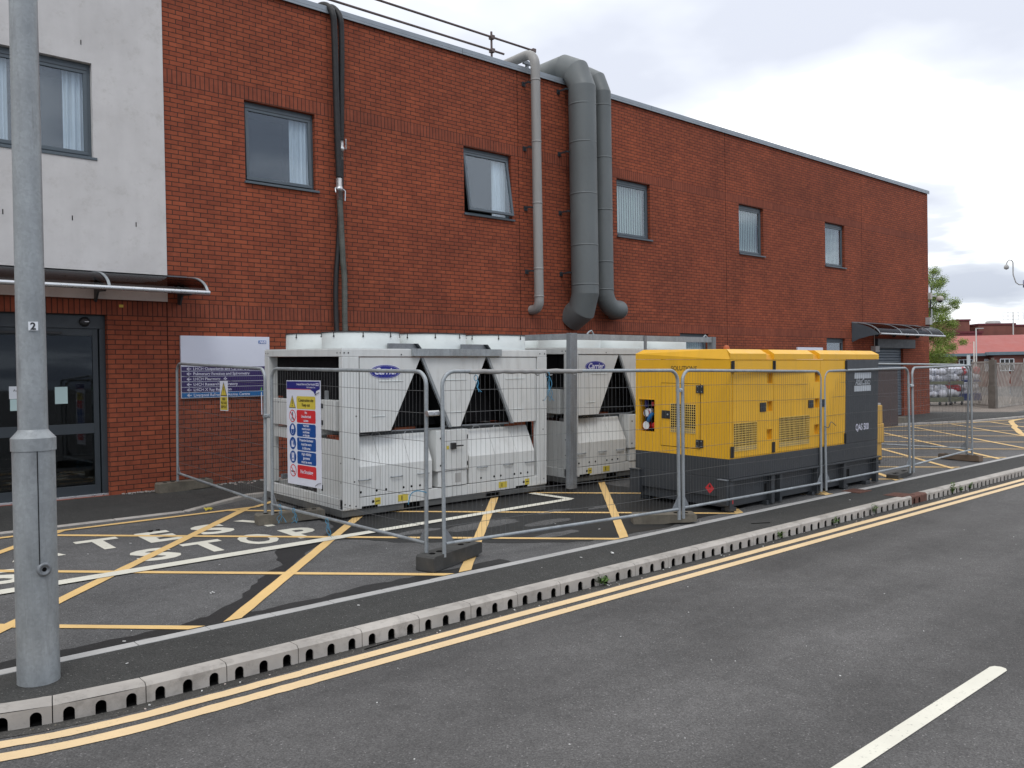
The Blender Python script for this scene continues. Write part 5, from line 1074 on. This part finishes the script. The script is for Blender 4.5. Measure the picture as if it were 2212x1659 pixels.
lk=MB(); cxl,cyl=0.124*math.cos(R(-82)),0.124*math.sin(R(-82)); m_=Matrix.Translation((cxl,cyl,0.735))@Matrix.Rotation(R(-82)+PI/2,4,'Z')
tmp=MB(); tmp.lathe([(0.043,0.02),(0.043,-0.012),(0.026,-0.018),(0.026,-0.010),(0.014,-0.010)],(0,0,0),GALVD,18,'y'); tmp.disc((0,-0.009,0),0.016,HOLE,'y',14); tmp.build('door_lock',lp,xf=m_)
pl=MB(); a=R(-128+10); m_=Matrix.Translation((0.0885*math.cos(R(-110)),0.0885*math.sin(R(-110)),2.255))@Matrix.Rotation(R(-110)+PI/2,4,'Z')
pl.box(-0.0,0.055,-0.006,-0.003,0.0,0.055,PAPERW); pl.text('2',0.062,TXK,(0.0275,-0.008,0.006),(1,0,0),(0,0,1),'CENTER',0,0.002); pl.build('number_plate',lp,xf=m_)
b=MB(); b.tube([(0,0,7.9),(0,0,8.3),(0.1,-0.3,8.5),(0.2,-0.9,8.6)],0.04,LAMPM,12); b.box(0.05,0.35,-1.5,-0.85,8.52,8.66,LGREY); b.build('lantern',lp)
# ------------------------------------------------------------------ other yard things
bc=thing('brown_cabinet','tall brown cabinet by the pavement kerb before the roller shutter','cabinet',(20.1,-1.95,-0.03))
b=MB(); b.box(-0.6,1.2,0,0.6,0,1.69,BROWN); b.build('cabinet_body',bc,bevel=0.01); b=MB(); b.box(-0.62,1.22,-0.02,0.62,1.692,1.72,BROWN); b.build('cap',bc,bevel=0.01); b=MB(); b.box(1.203,2.2,0.1,0.5,0,0.22,BLOCKC); b.build('plinth',bc,bevel=0.01)
tb=thing('yellow_pump','narrow faded yellow machine just beyond the right end of the generator','machine',(11.46,-5.95,gz(-5.95)))
b=MB(); b.box(-0.5,0.33,-0.0,0.5,0.42,0.80,TANP); b.box(-0.5,0.29,0.01,0.49,0.80,1.16,TANP); b.box(-0.5,0.26,0.02,0.48,0.08,0.42,TANP); b.build('casing',tb,bevel=0.015)
b=MB(); b.box(-0.4,0.30,0.05,0.45,1.16,1.20,LGREY); b.box(-0.3,0.05,0.1,0.4,1.20,1.30,RUST); b.box(0.15,0.27,0.15,0.3,1.20,1.32,LGREY); b.build('top_fittings',tb,bevel=0.006)
b=MB(); b.box(0.0,0.26,0.05,0.45,0.0,0.08,BLKP); b.build('skid_foot',tb)
for (x,y,nm) in ((8.03,-7.25,'rusty square inspection cover set in the tarmac against the edging'),(8.15,-7.86,'rusty inspection cover beside the iron drain kerb unit')):
    b=MB(); zz_=gz(y)+0.006; b.box(x-0.20,x+0.20,y-0.15,y+0.15,zz_-0.05,zz_,RUST)
    for i in range(8):
        for j in range(6): b.box(x-0.18+i*0.047,x-0.155+i*0.047,y-0.13+j*0.045,y-0.11+j*0.045,zz_,zz_+0.003,RUST)
    o=b.build('inspection_cover'); tag(o,nm,'drain cover','rusty covers in the footway')
# weeds
def weed(label,x,y,z,h,n,seed,spread=0.1):
    rnd=random.Random(seed); b=MB()
    for k in range(n):
        a=rnd.uniform(0,2*PI); r1=rnd.uniform(0.2,1)*spread; hh=h*rnd.uniform(0.4,1); p0=Vector((x,y,z)); p1=Vector((x+r1*math.cos(a),y+r1*math.sin(a)*0.6,z+hh)); pm=(p0+p1)/2+Vector((0,0,hh*0.15))
        b.tube([p0,pm,p1],0.0016,WEED,4)
        for j in range(4):
            c=p0.lerp(p1,0.35+0.2*j); l=0.03+0.02*rnd.random(); d=Vector((rnd.uniform(-1,1),rnd.uniform(-1,1),rnd.uniform(-0.1,0.7))).normalized()*l; s_=d.cross(Vector((0,0,1))).normalized()*l*0.28
            b.poly([c,c+d*0.5+s_,c+d,c+d*0.5-s_],WEED)
    tag(b.build('weed'),label,'weed','weeds growing in the kerb slots')
def kw(s_): x,y=kpt(s_-KX,0.012); return x,y
for i,(X,h,n,l) in enumerate(((1.28,0.06,16,'grassy weed in a kerb slot below the near fence corner'),(4.44,0.09,7,'small weed at the kerb left of the generator'),(5.80,0.07,8,'low weed at the kerb before the yellow doors'),(6.90,0.14,7,'upright weed at the kerb near the inspection covers'),(9.62,0.17,18,'bushy weed at the kerb right of the iron cover'),(9.95,0.10,10,'weed between the two bushier kerb weeds'),(10.35,0.10,12,'farthest low weed along the drain kerb'))): 
    x_,y_=kw(X); weed(l,x_,y_-0.01,HB+0.02,h,n,i+3,0.07 if i else 0.09)
# litter, gravel crumbs
lt_=MB(); rnd=random.Random(5)
for k in range(90):
    X=rnd.uniform(-4,11); x_,y_=kpt(X-KX,rnd.uniform(0.01,0.13)); s_=rnd.uniform(0.003,0.009); m_=rnd.choice([LITT,GRAV,BLOCKC]); lt_.box(-s_,s_,-s_*0.6,s_*0.6,0,s_*0.7,m_,Matrix.Translation((x_,y_,HB+0.004))@Matrix.Rotation(rnd.uniform(0,3),4,'Z'))
for k in range(45):
    X=rnd.uniform(-3.2,10); Yv=rnd.uniform(-7.85,-2.8); s_=rnd.uniform(0.003,0.010)
    if -7.28<Yv<-7.15: continue
    lt_.box(-s_*1.5,s_*1.5,-s_*0.6,s_*0.6,0,0.003,LITT,Matrix.Translation((X,Yv,gz(Yv)+0.006))@Matrix.Rotation(rnd.uniform(0,3),4,'Z'))
for k in range(40):
    X=rnd.uniform(-3.5,9); Yv=rnd.uniform(-12,-8.6); s_=rnd.uniform(0.002,0.005); lt_.box(-s_,s_,-s_,s_,0,0.003,LITT,Matrix.Translation((X,Yv,rz(Yv)+0.001))@Matrix.Rotation(rnd.uniform(0,3),4,'Z'))
for x_,y_,s_,m_ in ((-1.36,-3.22,0.016,HOLE),(-1.28,-3.20,0.013,HOLE),(-0.28,-2.22,0.03,SY),(-0.23,-2.20,0.018,SY),(1.93,-7.6,0.012,LITT),(-1.85,-6.3,0.008,LITT)):
    for q in range(4): lt_.box(-s_,s_,-s_*0.5,s_*0.5,0,s_*0.6,m_,Matrix.Translation((x_+rnd.uniform(-.02,.02),y_+rnd.uniform(-.02,.02),gz(y_)+0.012))@Matrix.Rotation(rnd.uniform(0,3),4,'Z')@Matrix.Rotation(rnd.uniform(-.5,.5),4,'Y'))
lt_.box(-0.13,0.13,-0.004,0.004,0,0.006,HOLE,Matrix.Translation((4.6,-7.72,gz(-7.72)+0.004))@Matrix.Rotation(-0.5,4,'Z')); lt_.box(-0.16,0.16,-0.003,0.003,0,0.005,HOLE,Matrix.Translation((-1.25,-8.12,HB+0.008))@Matrix.Rotation(0.08,4,'Z'))
struct(lt_,'litter','stuff')
gv=MB()
for k in range(900):
    X=rnd.choice([rnd.uniform(0.6,5),rnd.uniform(-0.75,0.6)]); Yv=-abs(rnd.gauss(0,0.07 if X<0.6 else 0.14)); s_=rnd.uniform(0.006,0.02) if X>0.6 else rnd.uniform(0.003,0.012)
    gv.box(-s_,s_,-s_*0.7,s_*0.7,0,s_*0.9,rnd.choice([GRAV,LGREY,BLOCKC]),Matrix.Translation((X,Yv-0.01,0.008))@Matrix.Rotation(rnd.uniform(0,3),4,'Z')@Matrix.Rotation(rnd.uniform(-.4,.4),4,'X'))
struct(gv,'gravel','stuff')
# ------------------------------------------------------------------ right background
U=Vector((0.752,-0.659,0)); Wd=Vector((0.659,0.752,0))
# laundry cages
def cage(label,x,y,yaw,h,blue,seed,sz=(0.85,0.72)):
    rnd=random.Random(seed); zb=gz(y); t=thing('laundry_cage',label,'roll cage',(x,y,zb+0.01),(0,0,yaw),'roll cages full of laundry bags beside the building corner')
    w2,d2=sz[0]/2,sz[1]/2
    f=MB()
    for a in (-w2,w2):
        for c in (-d2,d2): f.tube([(a,c,0.15),(a,c,h)],0.016,CAGEM,6)
    for z in (0.2,0.2+(h-0.2)*0.5,h-0.02):
        f.tube([(-w2,-d2,z),(w2,-d2,z),(w2,d2,z),(-w2,d2,z),(-w2,-d2,z)],0.012,CAGEM,6)
    for i in range(1,7):
        X=-w2+sz[0]*i/7; f.tube([(X,-d2,0.2),(X,-d2,h)],0.004,CAGEM,4,False); f.tube([(X,d2,0.2),(X,d2,h)],0.004,CAGEM,4,False)
    for i in range(1,6):
        Yv=-d2+sz[1]*i/6; f.tube([(-w2,Yv,0.2),(-w2,Yv,h)],0.004,CAGEM,4,False); f.tube([(w2,Yv,0.2),(w2,Yv,h)],0.004,CAGEM,4,False)
    f.build('cage_frame',t)
    p=MB(); 
    if blue: p.box(-w2,w2,-d2-0.01,d2,0.16,0.48,BINB); p.box(-w2,w2,-d2-0.01,-d2+0.05,1.0,1.10,BINB)
    else: p.box(-w2,w2,-d2-0.008,d2,0.16,0.36,OLIVE); p.box(-w2,w2,-d2-0.008,-d2,0.92,1.06,OLIVE)
    p.build('side_panel',t,bevel=0.01)
    for z0,red in ((0.38,0),(0.62,seed%3==1),(1.08,0),(1.36,seed%3==2)):
        for k in range(4):
            bg=MB(); cx_=-w2*0.6+w2*0.4*k+rnd.uniform(-0.08,0.08); cy_=rnd.uniform(-d2*0.6,d2*0.2); rr=rnd.uniform(0.15,0.27); pr=[(0.0,-rr*0.7),(rr*0.7,-rr*0.55),(rr,0),(rr*0.8,rr*0.5),(rr*0.25,rr*0.75),(0,rr*0.8)]
            vs=[];n=12
            for (r0,hh) in pr:
                for j in range(n):
                    a=2*PI*j/n; q=r0*(1+0.2*math.sin(3*a+k)+0.22*rnd.uniform(-1,1)); vs.append((max(-w2+0.01,min(w2-0.01,cx_+q*math.cos(a))),max(-d2+0.01,min(d2-0.01,cy_+q*math.sin(a))),z0+rr*0.6+hh*1.15+0.05*rnd.uniform(-1,1)))
            fs=[(i*n+j,i*n+(j+1)%n,(i+1)*n+(j+1)%n,(i+1)*n+j) for i in range(len(pr)-1) for j in range(n)]
            bg.add(vs,fs,BAGR if red and k!=1 else BAGW,True); bg.build('laundry_bag',t)
    c=MB()
    for a in (-w2+0.06,w2-0.06):
        for e in (-d2+0.06,d2-0.06): c.lathe([(0.0,-0.018),(0.06,-0.018),(0.06,0.018),(0,0.018)],(a,e,0.06),BLKP,12,'x'); c.box(a-0.02,a+0.02,e-0.02,e+0.02,0.06,0.17,GALVD)
    c.build('castor',t)
yw=math.atan2(U.y,U.x)
cage('roll cage of white bags closest to the brick corner, olive panels',33.75,2.05,yw,1.66,False,3)
cage('roll cage with a red bag in the middle of the row',34.75,1.75,yw+0.3,1.60,False,1,(0.75,0.7))
cage('roll cage with blue tub and red bag at the right of the row',36.2,1.62,yw,1.65,True,2,(0.9,0.75))
cage('roll cage mostly hidden by the brick corner',33.0,2.75,yw,1.66,False,6)
# herringbone timber fence
def tfence(label,p,q,h,alt,seed,slope=1):
    p=Vector(p);q=Vector(q);d=q-p;L_=d.length; t=thing('timber_fence',label,'timber fence',(p.x,p.y,gz(p.y)),(0,0,math.atan2(d.y,d.x)),'herringbone timber fence panels')
    f=MB(); f.box(0,L_,-0.02,0.02,h-0.06,h,WOOD); f.box(0,L_,-0.02,0.02,0.02,0.10,WOOD); f.box(0,0.05,-0.025,0.025,0,h,WOOD); f.box(L_-0.05,L_,-0.025,0.025,0,h,WOOD); f.build('fence_frame',t)
    s_=MB(); step=0.20; half=alt; sw_=0.105
    k=-h*1.6
    segs=[(0.05,L_-0.05,slope)] if not half else [(0.05+half*i,min(0.05+half*(i+1),L_-0.05),slope*(-1)**i) for i in range(int(math.ceil((L_-0.1)/half)))]
    for (a,c,sg) in segs:
        tn=2.2 # steep diagonal slats
        x=a-h/tn-0.1
        while x<c+h/tn+0.1:
            # line x(z)=x+sg*z/tn, clipped to [a,c]
            x0=x; pts=[]
            za,zb=0.1,h-0.06; xa=x0+sg*za/tn; xb=x0+sg*zb/tn
            # clip
            def cl(z,X): return (X,z)
            lo,hi=za,zb
            if sg>0: lo=max(lo,(a-x0)*tn); hi=min(hi,(c-sw_-x0)*tn)
            else: lo=max(lo,(x0-(c-sw_))*tn); hi=min(hi,(x0-a)*tn)
            if hi-lo>0.05: s_.prism([(x0+sg*lo/tn,lo),(x0+sg*lo/tn+sw_,lo),(x0+sg*hi/tn+sw_,hi),(x0+sg*hi/tn,hi)],-0.005,0.005,WOOD,'y')
            x+=step
    s_.build('diagonal_slats',t)
tfence('open herringbone timber gate leaf right of the roll cages',(35.55,1.15),(33.45,-0.35),1.93,0,1,-1)
tfence('herringbone timber fence panel right of the dark post',(33.45,-0.52),(37.4,-0.30),1.90,2.0,2,1)
tfence('herringbone timber fence panel beyond the frame edge',(37.5,-0.30),(41.4,0.0),1.90,2.0,3,1)
b=MB(); b.box(-0.12,0.12,-0.12,0.12,0,2.02,WOODP); b.box(-0.14,0.14,-0.14,0.14,0,0.95,WOODP); b.box(-0.05,0.05,-0.05,0.05,2.02,2.1,WOODP); o=b.build('timber_post',bevel=0.01); o.location=(33.32,-0.47,gz(-0.47)); tag(o,'dark square timber gate post between the two herringbone panels','post')
# CCTV pole at right edge
cpn=thing('camera_pole','tall lilac grey pole with a swan neck security camera at the right edge','camera pole',(37.85,-0.36,-0.02))
b=MB(); b.lathe([(0.11,0),(0.10,5.3)],(0,0,0),POLEP,16); b.lathe([(0.0,5.62),(0.16,5.62),(0.16,5.3),(0.10,5.28)],(0,0,0),POLEP,16); b.build('shaft',cpn)
b=MB(); b.tube([Vector((0,0,5.42))+U*q[0]+Vector((0,0,q[1])) for q in ((0,0),(-0.36,0.0),(-0.50,0.10),(-0.62,0.45),(-0.62,1.0),(-0.68,1.10),(-0.78,1.12),(-0.88,1.04),(-0.92,0.92))],0.025,LGREY,8); b.build('swan_neck',cpn)
b=MB(); c_=U*-0.92; b.lathe([(0,0.92+5.42),(0.06,0.90+5.42),(0.11,0.80+5.42),(0.09,0.72+5.42),(0,0.68+5.42)],(c_.x,c_.y,0),LGREY,12); b.build('dome_camera',cpn)
# tree
tr=thing('birch_tree','tall light green leafy tree behind the far brick corner','tree',(42.0,5.5,0.1))
rnd=random.Random(11); P0=Vector((41.92,5.41,7.25)); px=0.0072*1.0
cl_list=[(700,120,42),(735,190,44),(690,225,45),(640,180,50),(720,310,45),(670,320,50),(850,350,42),(800,400,52),(700,400,60),(885,382,22),(730,470,62),(810,510,45),(700,560,75),(815,590,50),(900,640,32),(740,640,65),(650,600,70),(800,680,45),(700,720,66),(640,740,60),(825,768,38),(720,800,60),(640,450,60),(600,540,70),(590,680,80),(600,330,50),(620,820,60),(540,600,60),(560,420,50),(700,880,60)]
lf=MB(); brn=MB()
def tpos(a,c): return P0+U*((a-690)*px)+Vector((0,0,-(c-60)*px*1.0))
trunk=[Vector((41.45,6.0,0)),tpos(640,800),tpos(650,600),tpos(665,400),tpos(680,250),tpos(695,110)]
brn.tube(trunk,lambda t:0.09*(1-t)+0.012,BARK,8)
for (a,c,r_) in cl_list:
    cc_=tpos(a,c)+Wd*rnd.uniform(-0.5,0.5); rr=r_*px*1.12
    # limb
    best=min(trunk,key=lambda q:(q-(cc_-Vector((0,0,0.5)))).length); brn.tube([best,(best+cc_)/2+Vector((0,0,0.05)),cc_],0.012,BARK,5)
    for k in range(int(2100*(rr/0.45)**2)):
        d=Vector((rnd.gauss(0,1),rnd.gauss(0,1),rnd.gauss(0,0.75))).normalized()*rr*rnd.random()**0.45*rnd.uniform(0.6,1.25); p=cc_+d
        if rnd.random()<0.10: p+=Vector((rnd.gauss(0,0.12),rnd.gauss(0,0.12),rnd.gauss(0,0.1)))
        l=rnd.uniform(0.035,0.07); e1=Vector((rnd.uniform(-1,1),rnd.uniform(-1,1),rnd.uniform(-0.8,0.8))).normalized(); e2=e1.cross(Vector((rnd.uniform(-1,1),rnd.uniform(-1,1),rnd.uniform(-1,1)))).normalized()
        lf.poly([p,p+e1*l*0.5+e2*l*0.32,p+e1*l,p+e1*l*0.5-e2*l*0.32],LEAF)
lf.build('crown',tr,xf=Matrix.Translation((-42.0,-5.5,-0.1))); brn.build('trunk',tr,xf=Matrix.Translation((-42.0,-5.5,-0.1)))
# far hospital wing with red roof
fo=Vector((87.7,22.45,0)); 
hw=thing('far_brick_wing','low brick wing with a red sheet roof far behind the timber fence','building',fo,(0,0,yw))
b=MB(); b.box(-14,30,0,9,-0.5,3.1,BRFAR); b.build('wall',hw)
b=MB(); b.add([(-14.5,-0.6,3.12),(30,-0.6,3.12),(30,4.5,5.30),(-14.5,4.5,5.05),(-14.5,9.6,3.12),(30,9.6,3.12)],[(0,1,2,3),(3,2,5,4)],ROOFR); b.add([(-14.5,-0.6,3.12),(-14.5,4.5,5.05),(-14.5,9.6,3.12)],[(0,1,2)],BRFAR)
b.build('roof',hw)
b=MB(); b.box(-14.5,3.3,-0.75,-0.6,2.86,3.14,FASC); b.box(3.3,30,-1.4,-0.6,2.92,3.24,FASC); b.build('fascia',hw)
b=MB(); b.box(4.0,30,-1.0,0,-0.5,2.9,BRFAR); b.build('projecting_bay',hw)
for x0,x1,yy in ((-5.2,-4.2,0),(0.9,2.3,0),(3.55,3.9,0),(4.6,6.0,-1.0),(7.05,7.95,-1.0),(10,11.4,-1.0)):
    b=MB(); y_=yy-0.06; b.box(x0,x1,y_,y_+0.04,1.3,2.5,INT); wnd=b.build('window',hw)
    b=MB(); 
    for xx_ in (x0,(x0*2+x1)/3,(x0+2*x1)/3,x1): b.box(xx_-0.04,xx_+0.04,y_-0.04,y_,1.3,2.5,PAPERW)
    for zz_ in (1.3,1.95,2.5): b.box(x0,x1,y_-0.035,y_-0.002,zz_-0.04,zz_+0.04,PAPERW)
    b.build('frame',wnd)
def fblock(label,x0,x1,y0,z,m=BRFAR,dep=10,cap=MAROON,name='far_brick_block'):
    o_=fo+U*x0+Wd*y0; t=thing(name,label,'building',(o_.x,o_.y,0),(0,0,yw)); b=MB(); b.box(0,x1-x0,0,dep,-0.5,z,m); b.build('wall',t); b=MB(); b.box(-0.1,x1-x0+0.1,-0.1,dep+0.1,z,z+0.22,cap); b.build('parapet',t)
    return t
k=110/88
def xu(zrx): return ((2100+zrx/2.963)/1.15732-1106)/1823.2
base88=(fo-Vector((-4.727,-13.658,0))).dot(U)
def X_at(zrx,dep): return xu(zrx)*dep-base88
fblock('square brick tower block behind the red roof, nearest the tree',X_at(870,110),X_at(965,110),22,7.75)
fblock('dark maroon link block left of the square tower',X_at(720,106),X_at(880,106),18.5,5.95,MAROON)
fblock('maroon recess between the two far brick blocks',X_at(950,112),X_at(1040,112),24.5,6.95,MAROON)
fblock('maroon flat roofed strip standing low before the far blocks',X_at(860,100),X_at(1058,100),12,5.75,MAROON,5)
t=fblock('wide brick block with a round roof vent far behind the red roof',X_at(1032,110),X_at(1300,110),22,7.15)
b=MB(); b.lathe([(0.9,7.3),(0.9,7.65),(0.75,7.8),(0,7.85)],(3.0,2,0),LGREY,16); b.build('roof_vent',t)
fblock('rightmost far brick block at the frame edge',X_at(1315,110),X_at(1700,110),23,7.0)
def slim(label,nm,zrx,dep,z1,r_,m,cat,extra=None):
    p=Vector((-4.727,-13.658,0))+Wd*dep+U*(xu(zrx)*dep); b=MB(); b.lathe([(r_,0),(r_*0.8,z1),(0,z1)],(p.x,p.y,0),m,8)
    if extra: extra(b,p)
    tag(b.build(nm),label,cat)
slim('thin grey street light before the red roof','street_light',1010,70,4.95,0.06,LGREY,'street light',lambda b,p:b.box(-0.0,0.6,-0.06,0.06,4.88,4.96,LGREY,Matrix.Translation((p.x,p.y,0))@Matrix.Rotation(yw,4,'Z')))
slim('short yellowish flag post left of the thin street light','marker_post',993,62,3.6,0.05,DOME,'post')
def mast(b,p):
    m=Matrix.Translation((p.x,p.y,0))@Matrix.Rotation(yw,4,'Z')
    for z in (7.7,8.15,8.6): b.box(-1.3,1.3,-0.02,0.02,z,z+0.04,LGREY,m)
    for x in (-1.3,-0.65,0,0.65,1.3): b.box(x-0.02,x+0.02,-0.02,0.02,7.7,8.6,LGREY,m)
slim('pale lattice roof mast on the far brick block','roof_mast',1285,108,8.6,0.08,LGREY,'mast',mast)
slim('thin grey marker standing before the far windows','sign_post',952,60,2.6,0.15,GALV,'post')
# low hedge / bush below the tree line
bu=MB(); rnd=random.Random(3)
for k in range(5000):
    c=tpos(rnd.choice([740,780,830]),800+rnd.uniform(-30,70)); p=c+Wd*3+Vector((rnd.gauss(0,0.5),rnd.gauss(0,0.5),rnd.gauss(0,0.25))); l=0.06; e1=Vector((rnd.uniform(-1,1),rnd.uniform(-1,1),rnd.uniform(-1,1))).normalized(); e2=e1.cross(Vector((0.3,0.2,1))).normalized(); bu.poly([p,p+e1*l*0.5+e2*l*0.3,p+e1*l,p+e1*l*0.5-e2*l*0.3],LEAF)
tag(bu.build('bush'),'low green bush under the tree above the roll cages','bush')
